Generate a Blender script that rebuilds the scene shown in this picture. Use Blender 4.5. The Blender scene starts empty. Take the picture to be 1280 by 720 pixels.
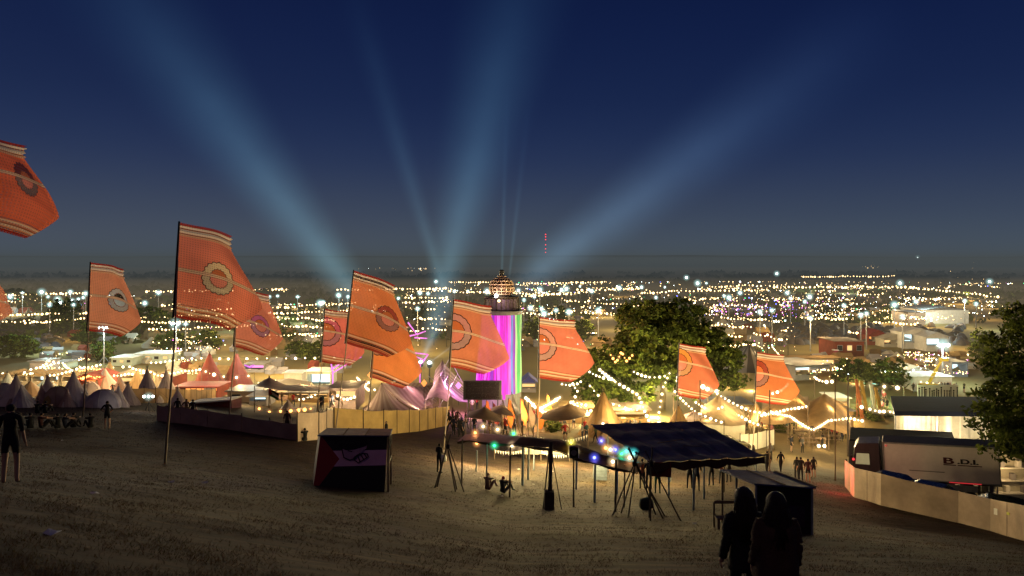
import bpy, bmesh, math, random
import numpy as np
from mathutils import Vector, Matrix, noise as mnoise
rnd = random.Random(7)
SC = bpy.context.scene
COL = SC.collection
PI = math.pi
F, YH, EYE = 914.0, 325.0, 20.0          # focal length in pixels of the 1280-wide photograph, horizon row, eye height

# ------------------------------------------------------------------ terrain
CP = [(-60,-8),(-20,-3),(0,1.7),(8,4.0),(18,7.0),(30,10.4),(42,12.6),(55,14.8),(70,17.0),(86,18.8),(105,19.8),(130,20.0),(400,20.0)]
CX = np.array([c[0] for c in CP], float); CY = np.array([c[1] for c in CP], float)
def _c(y):
    if y >= 400: return 20.0
    i = max(0, min(len(CP)-2, int(np.searchsorted(CX, y))-1))
    def tan(k):
        if k == 0: return (CY[1]-CY[0])/(CX[1]-CX[0])
        if k >= len(CP)-1: return 0.0
        return (CY[k+1]-CY[k-1])/(CX[k+1]-CX[k-1])
    h = CX[i+1]-CX[i]; t = (y-CX[i])/h
    return ((2*t**3-3*t**2+1)*CY[i] + (t**3-2*t**2+t)*h*tan(i) + (-2*t**3+3*t**2)*CY[i+1] + (t**3-t**2)*h*tan(i+1))
def sstep(a, b, x):
    t = max(0.0, min(1.0, (x-a)/(b-a))); return t*t*(3-2*t)
def G(x, y):
    w = 1-sstep(60, 118, y)
    d = _c(y)
    if x < 0: d -= 4.5*math.tanh(-x/30)*w
    else: d += 0.003*min(x, 45)**2*w
    z = EYE-d
    if y > 1500:
        h = sstep(1800, 5200, y)*(46 + 18*mnoise.noise(Vector((x/1900, y/2600, 3.1))) + 9*mnoise.noise(Vector((x/520, y/900, 9.1))))
        z += h
    if y < 140:
        z += 0.10*mnoise.noise(Vector((x/5, y/4, 0)))*(1-sstep(90, 140, y))
    return z
def P(px, py, d): return Vector(((px-640)*d/F, d, EYE-(py-YH)*d/F))
def foot(px, py):
    d = 4.0
    while d < 3000:
        p = P(px, py, d)
        if p.z <= G(p.x, p.y): break
        d *= 1.004
    p.z = G(p.x, p.y); return p
def at(px, d):
    x = (px-640)*d/F; return Vector((x, d, G(x, d)))
def far(px, py, h=4.0): return P(px, py, (EYE-h)*F/(py-YH))

# ------------------------------------------------------------------ object bookkeeping
def tag(o, label=None, cat=None, group=None, kind=None):
    if label: o['label'] = label
    if cat: o['category'] = cat
    if group: o['group'] = group
    if kind: o['kind'] = kind
    return o
def thing(name, label, cat, loc=(0,0,0), rz=0.0, group=None):
    o = bpy.data.objects.new(name, None); COL.objects.link(o)
    o.empty_display_size = 0.2
    o.location = loc; o.rotation_euler = (0,0,rz)
    return tag(o, label, cat, group)
def kids(o): return [c for c in COL.objects if c.parent is o]
KIDS = {}
PWR = 2.3
def copy_tree(root, loc, rz=0.0, sc=1.0, label=None, group=None):
    r = root.copy(); COL.objects.link(r); r.location = loc; r.rotation_euler = (0,0,rz)
    r.scale = (sc,sc,sc) if not isinstance(sc, tuple) else sc
    if label: r['label'] = label
    if group: r['group'] = group
    if root.name not in KIDS: KIDS[root.name] = [(c, kids(c)) for c in kids(root)]
    for c, gs in KIDS[root.name]:
        k = c.copy(); COL.objects.link(k); k.parent = r
        for g in gs:
            q = g.copy(); COL.objects.link(q); q.parent = k
    return r

# ------------------------------------------------------------------ mesh builder
class MB:
    def __init__(s): s.v=[]; s.f=[]; s.m=[]; s.uv=None
    def add(s, vs, fs, mi=0):
        b=len(s.v); s.v += [tuple(v) for v in vs]; s.f += [tuple(b+i for i in f) for f in fs]; s.m += [mi]*len(fs); return s
    def box(s, c, size, rz=0.0, mi=0, M=None):
        x,y,z = size[0]/2,size[1]/2,size[2]/2
        vs=[Vector(p) for p in ((-x,-y,-z),(x,-y,-z),(x,y,-z),(-x,y,-z),(-x,-y,z),(x,-y,z),(x,y,z),(-x,y,z))]
        R = M if M is not None else Matrix.Rotation(rz,3,'Z')
        return s.add([R@v+Vector(c) for v in vs], [(3,2,1,0),(4,5,6,7),(0,1,5,4),(1,2,6,5),(2,3,7,6),(3,0,4,7)], mi)
    def bar(s, a, b, r0, r1=None, n=6, mi=0):
        a=Vector(a); b=Vector(b); r1=r0 if r1 is None else r1
        d=(b-a).normalized(); u=d.orthogonal().normalized(); w=d.cross(u)
        vs=[a+(u*math.cos(2*PI*k/n)+w*math.sin(2*PI*k/n))*r0 for k in range(n)]+[b+(u*math.cos(2*PI*k/n)+w*math.sin(2*PI*k/n))*r1 for k in range(n)]
        return s.add(vs, [(k,(k+1)%n,n+(k+1)%n,n+k) for k in range(n)]+[tuple(range(n-1,-1,-1)),tuple(range(n,2*n))], mi)
    def tube(s, pts, r, n=5, mi=0):
        pts=[Vector(p) for p in pts]; vs=[]; fs=[]
        for i,p in enumerate(pts):
            d=(pts[min(i+1,len(pts)-1)]-pts[max(i-1,0)]).normalized()
            u=d.cross(Vector((0,0,1)));
            if u.length<1e-3: u=d.orthogonal()
            u.normalize(); w=d.cross(u)
            rr = r(i/(len(pts)-1)) if callable(r) else r
            vs += [p+(u*math.cos(2*PI*k/n)+w*math.sin(2*PI*k/n))*rr for k in range(n)]
        for i in range(len(pts)-1):
            for k in range(n): fs.append((i*n+k,i*n+(k+1)%n,(i+1)*n+(k+1)%n,(i+1)*n+k))
        fs.append(tuple(range(n-1,-1,-1))); e=(len(pts)-1)*n; fs.append(tuple(range(e,e+n)))
        return s.add(vs,fs,mi)
    def poly(s, pts, mi=0): return s.add(pts,[tuple(range(len(pts)))],mi)
    def slab(s, pts, t, mi=0):
        pts=[Vector(p) for p in pts]; n=(pts[1]-pts[0]).cross(pts[2]-pts[0]).normalized()
        q=[p-n*t for p in pts]; k=len(pts)
        return s.add(pts+q,[tuple(range(k)),tuple(range(2*k-1,k-1,-1))]+[(i,k+i,k+(i+1)%k,(i+1)%k) for i in range(k)],mi)
    def lathe(s, prof, n=16, mi=0, c=(0,0,0), a0=0.0, wob=None):
        vs=[]; fs=[]; L=len(prof)
        for j,(r,z) in enumerate(prof):
            for k in range(n):
                t=a0+2*PI*k/n; rr=r*(wob(t,z) if wob else 1)
                vs.append((c[0]+rr*math.cos(t),c[1]+rr*math.sin(t),c[2]+z))
        for j in range(L-1):
            for k in range(n): fs.append((j*n+k,j*n+(k+1)%n,(j+1)*n+(k+1)%n,(j+1)*n+k))
        fs.append(tuple(range(n-1,-1,-1))); fs.append(tuple(range((L-1)*n,L*n)))
        return s.add(vs,fs,mi)
    def grid(s, fn, nu, nv, mi=0):
        vs=[fn(i/nu,j/nv) for j in range(nv+1) for i in range(nu+1)]
        fs=[(j*(nu+1)+i,j*(nu+1)+i+1,(j+1)*(nu+1)+i+1,(j+1)*(nu+1)+i) for j in range(nv) for i in range(nu)]
        return s.add(vs,fs,mi)
    def ball(s, c, r, nu=8, nv=6, mi=0):
        r = r if isinstance(r,tuple) else (r,r,r)
        vs=[(c[0],c[1],c[2]-r[2])]
        for j in range(1,nv):
            t=-PI/2+PI*j/nv
            for k in range(nu):
                a=2*PI*k/nu; vs.append((c[0]+r[0]*math.cos(t)*math.cos(a),c[1]+r[1]*math.cos(t)*math.sin(a),c[2]+r[2]*math.sin(t)))
        vs.append((c[0],c[1],c[2]+r[2])); fs=[]
        for k in range(nu): fs.append((0,1+(k+1)%nu,1+k))
        for j in range(nv-2):
            for k in range(nu): fs.append((1+j*nu+k,1+j*nu+(k+1)%nu,1+(j+1)*nu+(k+1)%nu,1+(j+1)*nu+k))
        e=len(vs)-1
        for k in range(nu): fs.append((1+(nv-2)*nu+k,1+(nv-2)*nu+(k+1)%nu,e))
        return s.add(vs,fs,mi)
    def mesh(s, name, mats, smooth=False, bevel=0.0):
        me=bpy.data.meshes.new(name); me.from_pydata(s.v,[],s.f)
        for m in (mats if isinstance(mats,(list,tuple)) else [mats]): me.materials.append(m)
        me.polygons.foreach_set('material_index', s.m)
        if bevel:
            bm=bmesh.new(); bm.from_mesh(me)
            bmesh.ops.bevel(bm, geom=[e for e in bm.edges if len(e.link_faces)==2 and e.calc_face_angle(0)>0.5], offset=bevel, segments=2, affect='EDGES', profile=.5)
            bm.to_mesh(me); bm.free()
        if smooth:
            me.polygons.foreach_set('use_smooth',[True]*len(me.polygons))
        me.update(); return me
    def build(s, name, mats, parent=None, smooth=False, bevel=0.0, loc=None):
        o=bpy.data.objects.new(name, s.mesh(name,mats,smooth,bevel)); COL.objects.link(o)
        if parent is not None: o.parent=parent
        if loc is not None: o.location=loc
        return o
def obj(name, me, parent=None, loc=(0,0,0), sc=1.0, rz=0.0):
    o=bpy.data.objects.new(name, me); COL.objects.link(o)
    if parent is not None: o.parent=parent
    o.location=loc; o.scale=(sc,sc,sc) if not isinstance(sc,tuple) else sc; o.rotation_euler=(0,0,rz); return o

# ------------------------------------------------------------------ materials
class E:                                       # small expression layer over Math nodes
    def __init__(s, nt, k): s.nt=nt; s.k=k
    def _op(s, op, *a):
        n=s.nt.nodes.new('ShaderNodeMath'); n.operation=op
        for i,x in enumerate((s,)+a):
            if isinstance(x,E): s.nt.links.new(x.k, n.inputs[i])
            else: n.inputs[i].default_value=float(x)
        return E(s.nt,n.outputs[0])
    def __add__(s,o): return s._op('ADD',o)
    __radd__=__add__
    def __sub__(s,o): return s._op('SUBTRACT',o)
    def __rsub__(s,o): return (s*-1.0)+o
    def __mul__(s,o): return s._op('MULTIPLY',o)
    __rmul__=__mul__
    def __truediv__(s,o): return s._op('DIVIDE',o)
    def __gt__(s,o): return s._op('GREATER_THAN',o)
    def __lt__(s,o): return s._op('LESS_THAN',o)
    def f(s,op,*a): return s._op(op,*a)
    def within(s,a,b): return (s>a)*(s<b)
def newmat(name):
    m=bpy.data.materials.new(name); m.use_nodes=True; nt=m.node_tree; nt.nodes.clear()
    out=nt.nodes.new('ShaderNodeOutputMaterial'); return m,nt,out
def coords(nt, kind='Object'):
    tc=nt.nodes.new('ShaderNodeTexCoord'); sp=nt.nodes.new('ShaderNodeSeparateXYZ'); nt.links.new(tc.outputs[kind],sp.inputs[0])
    return tc.outputs[kind],E(nt,sp.outputs[0]),E(nt,sp.outputs[1]),E(nt,sp.outputs[2])
def rgba(c): return (c[0],c[1],c[2],1.0)
def mixc(nt, fac, a, b):
    n=nt.nodes.new('ShaderNodeMix'); n.data_type='RGBA'
    for k,x in ((6,a),(7,b)):
        if isinstance(x,(tuple,list)): n.inputs[k].default_value=rgba(x)
        else: nt.links.new(x,n.inputs[k])
    if isinstance(fac,E): nt.links.new(fac.k,n.inputs[0])
    elif hasattr(fac,'is_output'): nt.links.new(fac,n.inputs[0])
    else: n.inputs[0].default_value=fac
    return n.outputs[2]
def noise(nt, vec, scale, detail=4, rough=.6):
    n=nt.nodes.new('ShaderNodeTexNoise'); n.inputs['Scale'].default_value=scale; n.inputs['Detail'].default_value=detail; n.inputs['Roughness'].default_value=rough
    if vec is not None: nt.links.new(vec,n.inputs['Vector'])
    return n.outputs[0]
CACHE={}
def mat(name, col, rough=.8, var=.35, scale=1.5, metallic=0.0, bump=.15, transl=0.0, emis=None, es=0.0, col2=None, wear=0.0):
    key=(name,)
    if key in CACHE: return CACHE[key]
    m,nt,out=newmat(name); v,x,y,z=coords(nt)
    nz=noise(nt,v,scale,5); nz2=noise(nt,v,scale*7.3,3)
    dark=tuple(c*(1-var) for c in col); lite=tuple(min(1,c*(1+var*.6)) for c in col) if col2 is None else col2
    f1=E(nt,nz).f('MULTIPLY_ADD',2.2,-.6); f1.k.node.use_clamp=True
    c=mixc(nt,f1,dark,lite)
    c=mixc(nt,E(nt,nz2)*.5,c,tuple(k*.55 for k in col))
    b=nt.nodes.new('ShaderNodeBsdfPrincipled'); nt.links.new(c,b.inputs['Base Color'])
    rr=E(nt,nz2)*.3+(rough-.15); nt.links.new(rr.k,b.inputs['Roughness']); b.inputs['Metallic'].default_value=metallic
    b.inputs['Specular IOR Level'].default_value=.05 if 'tarp' in name or 'roof' in name else .3
    if emis is not None:
        b.inputs['Emission Color'].default_value=rgba(emis); b.inputs['Emission Strength'].default_value=es
    if bump:
        bp=nt.nodes.new('ShaderNodeBump'); bp.inputs['Strength'].default_value=bump; bp.inputs['Distance'].default_value=.03
        nt.links.new(nz2,bp.inputs['Height']); nt.links.new(bp.outputs[0],b.inputs['Normal'])
    sh=b.outputs[0]
    if transl:
        t=nt.nodes.new('ShaderNodeBsdfTranslucent'); nt.links.new(c,t.inputs[0])
        ms=nt.nodes.new('ShaderNodeMixShader'); ms.inputs[0].default_value=transl
        nt.links.new(sh,ms.inputs[1]); nt.links.new(t.outputs[0],ms.inputs[2]); sh=ms.outputs[0]
    nt.links.new(sh,out.inputs[0]); CACHE[key]=m; return m
def glowmat(name, col, s, sample=False):
    if name in CACHE: return CACHE[name]
    m,nt,out=newmat(name); e=nt.nodes.new('ShaderNodeEmission'); e.inputs[0].default_value=rgba(col); e.inputs[1].default_value=s
    nt.links.new(e.outputs[0],out.inputs[0])
    try: m.cycles.emission_sampling='AUTO' if sample else 'NONE'
    except Exception: pass
    CACHE[name]=m; return m
def bloommat(name, col, peak, r):
    key=(name,round(r,2))
    if key in CACHE: return CACHE[key]
    m,nt,out=newmat(name); v,x,y,z=coords(nt); e=nt.nodes.new('ShaderNodeEmission'); e.inputs[0].default_value=rgba(col)
    q=(1.0-(x*x+y*y+z*z)/(r*r)).f('MAXIMUM',0.0); nt.links.new((q*q*q*(peak/(.91*r))).k,e.inputs[1])
    nt.links.new(e.outputs[0],out.inputs['Volume'])
    try: m.cycles.emission_sampling='NONE'
    except Exception: pass
    CACHE[key]=m; return m

WARM=(1.0,.66,.28); WARMW=(1.0,.80,.48); COOL=(.72,1.0,.93); MAG=(1.0,.05,.95)
M={}
M['steel']=mat('galvanised_steel',(.33,.33,.34),.45,.3,3,.7)
M['darksteel']=mat('dark_steel',(.03,.03,.032),.5,.4,3,.4)
M['wood']=mat('grey_timber',(.16,.115,.075),.85,.5,4)
M['darkwood']=mat('dark_timber',(.05,.035,.025),.85,.5,4)
M['bluewood']=mat('pale_painted_post',(.17,.21,.24),.8,.4,4)
M['pole']=mat('bamboo_flagpole',(.30,.24,.19),.6,.4,2)
M['canvas']=mat('cream_canvas',(.42,.32,.19),.9,.3,1.2,transl=.35)
M['tan']=mat('tan_canvas',(.30,.195,.085),.9,.3,1.0,transl=.35)
M['greycanvas']=mat('grey_canvas',(.58,.50,.46),.9,.35,1.2,transl=.2)
M['brownnylon']=mat('brown_nylon',(.32,.23,.19),.7,.4,1.2,transl=.25)
M['bluenylon']=mat('blue_grey_nylon',(.40,.36,.40),.6,.4,1.2,transl=.25)
M['pinknylon']=mat('dusty_pink_nylon',(.38,.25,.22),.7,.4,1.2,transl=.25)
M['redcanvas']=mat('red_canvas',(.26,.055,.035),.85,.35,1.0,transl=.35)
M['white']=mat('white_panel',(.68,.66,.62),.6,.25,1.0)
M['whitecloth']=mat('white_canvas',(.62,.58,.48),.85,.25,.8,transl=.3)
M['navy']=mat('navy_tarpaulin',(.085,.09,.135),.85,.5,.8,bump=.4)
M['bluetarp']=mat('blue_tarpaulin',(.045,.055,.13),.5,.5,.9,bump=.4)
M['darkroof']=mat('dark_roof_sheet',(.008,.010,.020),.9,.4,.8)
M['darkwall']=mat('dark_container_wall',(.05,.05,.06),.7,.4,.8)
M['stretch']=mat('pinkish_brown_canvas',(.26,.17,.13),.85,.35,.8,transl=.2)
M['fadedorange']=mat('faded_orange_board',(.22,.075,.025),.8,.4,1)
M['fadedyellow']=mat('faded_yellow_board',(.22,.15,.03),.8,.4,1)
M['patch']=mat('faded_navy_tarp_patch',(.12,.125,.17),.85,.5,.9,bump=.4)
M['browntarp']=mat('brown_tarpaulin',(.065,.036,.026),.7,.5,.9)
M['purpletarp']=mat('purple_tarpaulin',(.16,.10,.15),.6,.5,.7,bump=.4,transl=.2)
M['black']=mat('black_cloth',(.012,.011,.011),.9,.4,3)
M['darkplastic']=mat('black_plastic',(.02,.02,.02),.4,.3,3)
M['hoarding']=mat('plywood_hoarding',(.40,.30,.22),.75,.45,.7,bump=.25)
M['yellowcloth']=mat('yellow_windbreak_cloth',(.60,.42,.15),.85,.35,.6,bump=.2,transl=.55)
M['brownfence']=mat('brown_fence_cloth',(.26,.18,.16),.9,.4,.6)
M['greenbox']=mat('pale_green_cabin',(.35,.42,.36),.6,.3,.6)
M['greybox']=mat('grey_cabin',(.22,.21,.22),.6,.35,.6)
M['roofgrey']=mat('grey_roof_sheet',(.16,.16,.17),.5,.4,.6)
M['skin']=mat('skin',(.42,.25,.17),.6,.15,6,bump=.05)
M['trunk']=mat('bark',(.09,.065,.04),.9,.5,3,bump=.6)
M['yellow']=mat('yellow_paint',(.62,.45,.03),.5,.3,1.5)
M['red']=mat('red_paint',(.2,.025,.022),.6,.35,1.5)
M['orange']=mat('orange_silk',(.75,.20,.04),.8,.3,1.5,transl=.5)
M['glass']=mat('dark_glass',(.02,.022,.025),.12,.2,2,bump=0)
M['tyre']=mat('tyre_rubber',(.015,.015,.015),.8,.2,5)
M['bulb']=glowmat('warm_bulb',(1.0,.80,.45),7)
M['bulbfar']=glowmat('warm_bulb_distant',(1.0,.66,.28),8)
M['bulbwhite']=glowmat('cool_lamp',(.85,1.0,.96),22)
M['bulbred']=glowmat('red_lamp',(1.0,.04,.05),3)
M['bulbgreen']=glowmat('green_bulb',(.05,1.0,.35),3.5)
M['bulbblue']=glowmat('blue_bulb',(.18,.2,1.0),5)
M['bulborange']=glowmat('orange_bulb',(1.0,.42,.1),5)
M['bulbyellow']=glowmat('yellow_bulb',(1.0,.85,.1),4)
M['bulbpink']=glowmat('pink_lamp',(1.0,.25,.85),4)
M['bulbcyan']=glowmat('cyan_bulb',(.15,.9,.85),2.5)
M['panelwarm']=glowmat('warm_lit_interior',(1.0,.60,.22),1.3,True)
M['doorglow']=glowmat('yellow_lit_doorway',(1.0,.62,.16),.75,True)
M['panelpink']=glowmat('pink_lit_interior',(1.0,.3,.75),1.6,True)
M['panelcool']=glowmat('cool_lit_interior',(.7,.95,1.0),1.8,True)
M['panelorange']=glowmat('orange_lit_interior',(1.0,.33,.08),1.5,True)
M['wire']=M['darkplastic']

def leafmat(name, col):
    m,nt,out=newmat(name); v,x,y,z=coords(nt); nz=noise(nt,v,.5,3)
    c=mixc(nt,nz,tuple(k*.45 for k in col),tuple(k*1.5 for k in col))
    d=nt.nodes.new('ShaderNodeBsdfDiffuse'); t=nt.nodes.new('ShaderNodeBsdfTranslucent'); nt.links.new(c,d.inputs[0]); nt.links.new(c,t.inputs[0])
    ms=nt.nodes.new('ShaderNodeMixShader'); ms.inputs[0].default_value=.35; nt.links.new(d.outputs[0],ms.inputs[1]); nt.links.new(t.outputs[0],ms.inputs[2]); nt.links.new(ms.outputs[0],out.inputs[0]); return m
LEAF=[leafmat('leaves_dark',(.035,.046,.014)),leafmat('leaves_mid',(.07,.095,.022)),leafmat('leaves_light',(.12,.145,.03))]

# ------------------------------------------------------------------ ground
def axis(lo, hi, step, grow, lim_lo, lim_hi):
    a=[lo+step*i for i in range(int((hi-lo)/step)+1)]
    s=step
    while a[-1]<lim_hi: s*=grow; a.append(a[-1]+s)
    s=step; pre=[]; q=lo
    while q>lim_lo: s*=grow; q-=s; pre.append(q)
    return pre[::-1]+a
ys=axis(0,60,.8,1.055,-60,9500); xs=axis(-40,40,.8,1.085,-9000,9000)
mb=MB(); mb.v=[(x,y,G(x,y)) for y in ys for x in xs]; nx=len(xs)
mb.f=[(j*nx+i,j*nx+i+1,(j+1)*nx+i+1,(j+1)*nx+i) for j in range(len(ys)-1) for i in range(nx-1)]; mb.m=[0]*len(mb.f)
m,nt,out=newmat('dry_trampled_grass'); v,x,y,z=coords(nt)
mp=nt.nodes.new('ShaderNodeMapping'); mp.inputs['Scale'].default_value=(.22,1.0,1.0); nt.links.new(v,mp.inputs[0])
n1=noise(nt,mp.outputs[0],.22,6,.65); n2=noise(nt,mp.outputs[0],2.2,6,.7); n3=noise(nt,v,14,4,.7); n4=noise(nt,v,.05,3)
r=E(nt,n2).f('MULTIPLY_ADD',3.0,-1.0); r.k.node.use_clamp=True
c=mixc(nt,r,(.011,.007,.005),(.060,.036,.023))
g=E(nt,n1).f('MULTIPLY_ADD',3.0,-1.3); g.k.node.use_clamp=True
c=mixc(nt,g*.8,c,(.056,.048,.015))
c=mixc(nt,E(nt,n3).f('MULTIPLY_ADD',1.6,-.5).f('MAXIMUM',0.0).f('MINIMUM',1.0)*.3,c,(.05,.032,.02))
mp2=nt.nodes.new('ShaderNodeMapping'); mp2.inputs['Scale'].default_value=(.45,3.2,3.2); mp2.inputs['Rotation'].default_value=(0,0,.12); nt.links.new(v,mp2.inputs[0]); n5=noise(nt,mp2.outputs[0],1.0,6,.75)
st=E(nt,n5).f('MULTIPLY_ADD',5.0,-2.6); st.k.node.use_clamp=True; c=mixc(nt,st*.8,c,(.115,.071,.044))
sd=E(nt,n5).f('MULTIPLY_ADD',-5.0,2.1); sd.k.node.use_clamp=True; c=mixc(nt,sd*.75,c,(.022,.015,.010))
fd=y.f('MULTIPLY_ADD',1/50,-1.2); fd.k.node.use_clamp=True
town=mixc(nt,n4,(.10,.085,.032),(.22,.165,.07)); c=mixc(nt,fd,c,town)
b=nt.nodes.new('ShaderNodeBsdfPrincipled'); nt.links.new(c,b.inputs['Base Color']); b.inputs['Roughness'].default_value=.95; b.inputs['Specular IOR Level'].default_value=.1
bp=nt.nodes.new('ShaderNodeBump'); bp.inputs['Strength'].default_value=.6; bp.inputs['Distance'].default_value=.07
nt.links.new((E(nt,n2)*.4+E(nt,n3)*.2+E(nt,n5)*.2).k,bp.inputs['Height']); nt.links.new(bp.outputs[0],b.inputs['Normal']); nt.links.new(b.outputs[0],out.inputs[0])
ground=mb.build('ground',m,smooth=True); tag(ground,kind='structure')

# trampled straw-coloured grass blades on the near slope: nobody could count them
rg=np.random.default_rng(3); V=[];Fc=[]
def straw():
    n=150000; vs=np.zeros((n*3,3)); k=0
    while k<n:
        d=7.0+50*rg.random()**1.35; x=(rg.random()*2-1)*d*.76
        cl=mnoise.noise(Vector((x*.6,d*1.4,5)))+.6*mnoise.noise(Vector((x*2,d*3,1)))
        if cl<rg.random()*1.0-.45: continue
        z=G(x,d); h=.018+.05*rg.random()**2; a=rg.random()*6.28; l=(.4+rg.random()*1.6)*h; a2=rg.random()*6.28; w=.004+.0004*d*rg.random()
        vs[3*k]=(x-math.cos(a)*w,d-math.sin(a)*w,z-.01); vs[3*k+1]=(x+math.cos(a)*w,d+math.sin(a)*w,z-.01); vs[3*k+2]=(x+math.cos(a2)*l,d+math.sin(a2)*l,z+h); k+=1
    me=bpy.data.meshes.new('grass'); me.from_pydata(vs.tolist(),[],[(3*i,3*i+1,3*i+2) for i in range(n)])
    for nm,c in (('straw_blades',(.10,.063,.039)),('dry_blades',(.068,.042,.027)),('green_blades',(.056,.047,.019))): me.materials.append(mat(nm,c,.9,.3,.8,bump=0,transl=.5))
    me.polygons.foreach_set('material_index',[int(q) for q in rg.choice([0,1,1,2],n)]); me.update()
    return tag(obj('grass',me),'short dry grass on the trampled hillside','grass',kind='stuff')
straw()

# ------------------------------------------------------------------ trees
def crown_mesh(name, lobes, nclump, per, size, rc, seed, lightlow=True):
    r=np.random.default_rng(seed); vol=np.array([l[3]*l[4]*l[5] for l in lobes])**.8; pk=r.choice(len(lobes),nclump,p=vol/vol.sum())
    vs=[];mi=[]
    for k in pk:
        l=lobes[k]; u=r.normal(size=3); u/=np.linalg.norm(u); rad=r.random()**.28
        c=np.array(l[:3])+u*rad*np.array(l[3:6]); 
        crad=rc*(.6+.8*r.random()); q=r.normal(size=(per,3)); q/=np.linalg.norm(q,axis=1)[:,None]; q*=(r.random((per,1))**.5)*crad; q[:,2]*=.65
        base=int(r.choice([0,0,1,1,2]))
        for p in q:
            n=r.normal(size=3); n[2]+=.6; n/=np.linalg.norm(n); a=np.cross(n,r.normal(size=3)); a/=np.linalg.norm(a); b=np.cross(n,a); s=size*(.6+.8*r.random())
            o=c+p; vs+= [o-a*s*.5,o-b*s*.28+a*s*.05,o+a*s*.55,o+b*s*.28+a*s*.05]
            mi.append(base if r.random()<.75 else int(r.integers(0,3)))
    n=len(mi); me=bpy.data.meshes.new(name); me.from_pydata([tuple(p) for p in vs],[],[(4*i,4*i+1,4*i+2,4*i+3) for i in range(n)])
    for m in LEAF: me.materials.append(m)
    me.polygons.foreach_set('material_index',mi); me.update(); return me
def trunk_mesh(h, r, limbs, seed):
    q=random.Random(seed); mb=MB(); top=Vector((.3*r,0,h))
    mb.tube([(0,0,-.4),(0,0,.1),(.1*r,0,h*.35),(0,.1*r,h*.7),top],lambda t:r*(1.5-.5*min(1,t*6))*(1-.45*t),9)
    for (x,y,z) in limbs:
        s=Vector((0,0,h*(.55+.4*q.random()))); e=Vector((x,y,z)); mdl=s.lerp(e,.5)+Vector((q.uniform(-.3,.3),q.uniform(-.3,.3),.35))
        mb.tube([s,mdl,e],lambda t:r*.5*(1-.8*t),6)
        for _ in range(3):
            e2=e+Vector((q.uniform(-1,1),q.uniform(-1,1),q.uniform(.2,1.0)))*h*.28; mb.bar(mdl.lerp(e,.6),e2,r*.14,r*.03,5)
    return mb.mesh('trunk',M['trunk'],True)
def tree(loc, crown, trunk, label, group=None, name='broadleaf_tree', sc=1.0, rz=0.0):
    t=thing(name,label,'tree',loc,rz,group); obj('crown',crown,t); obj('trunk',trunk,t); t.scale=(sc,sc,sc) if not isinstance(sc,tuple) else sc; return t
# big oak in the middle
CT=at(828,97)
lob=[(0,0,9.3,6.2,5.5,4.6),(-6.2,0,6.6,4.2,4.2,3.2),(5.4,1,8.0,4.2,4,3.4),(7.6,0,6.6,3.2,3,2.4),(-2.5,-1,12.0,4.0,4,3.0),(2.6,0,11.8,4.0,4,3.0),(-7.2,-1,4.2,3.6,3.2,2.2),(0,-2.5,5.6,5.2,3,2.4),(4.4,-2,5.2,3,2.6,2),(-9.5,-1.5,3.4,3,2.4,1.9),(-4,-2.5,3.0,3,2.2,1.5),(2.5,-2.5,3.2,2.6,2,1.4),(8.6,-.5,4.6,2.4,2.2,1.9)]
lob=[(a,b,c-.2,d*.92,e,f) for a,b,c,d,e,f in lob]
tree(CT,crown_mesh('crown',lob,1150,26,.56,.8,11),trunk_mesh(5.2,.55,[(-4,0,7),(4,.5,8),(0,-1,9.5),(-2.5,1,10),(2.6,-1,10.4),(6,0,6.6),(-6,-1,5.6)],2),'broad dark oak lit from below, strung with warm bulbs behind the tipi')
RT=at(1313,47)
lob=[(0,0,8.6,4.6,4,5.0),(-1.4,-.5,11.4,2.6,3,2.8),(-2.8,-1,6.6,2.6,2.5,2.4),(-1.0,0,13.6,1.5,2,1.5),(2.5,0,9,3.5,3,5),(-2.6,-1.4,9.2,2.0,2,1.9),(-1.5,-1,5.6,2.0,2,1.4)]
tree(RT,crown_mesh('crown',lob,760,36,.30,.62,21),trunk_mesh(5.2,.38,[(-2,0,8),(1.5,.5,9),(0,-1,11),(-2.6,-1,7)],3),'tall dark tree at the right edge beside the white lorry')
# far trees share a few crowns
CR=[crown_mesh('crown',[(0,0,5.0,3.4,3.4,3.1),(-1.8,.4,3.4,2.4,2.2,2.4),(1.8,0,3.6,2.4,2.2,2.4),(0,-.6,2.2,3.2,3.0,2.0),(-1.8,-.5,2.0,2.2,2.4,1.8)],170,16,.75,.8,31),
    crown_mesh('crown',[(0,0,4.4,4.6,3.4,2.5),(-3.2,0,3.0,2.6,2.4,2.0),(3.2,0,3.0,2.6,2.2,2.0),(0,-.6,1.8,4.2,3.0,1.8)],170,16,.8,.8,32),
    crown_mesh('crown',[(0,0,6,2.6,2.6,3.6),(.7,0,3.6,2.6,2.6,2.2),(-.3,-.4,2.4,2.6,2.6,2.2)],150,16,.7,.75,33)]
TR=[trunk_mesh(4.2,.28,[(-1.5,0,5),(1.5,.3,5),(0,-.8,6)],41),trunk_mesh(3.4,.3,[(-2.6,0,4),(2.4,.3,4.2),(0,-.8,5)],42),trunk_mesh(4.6,.22,[(-.9,0,5.4),(.9,.3,6),(0,-.5,7)],43)]
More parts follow.
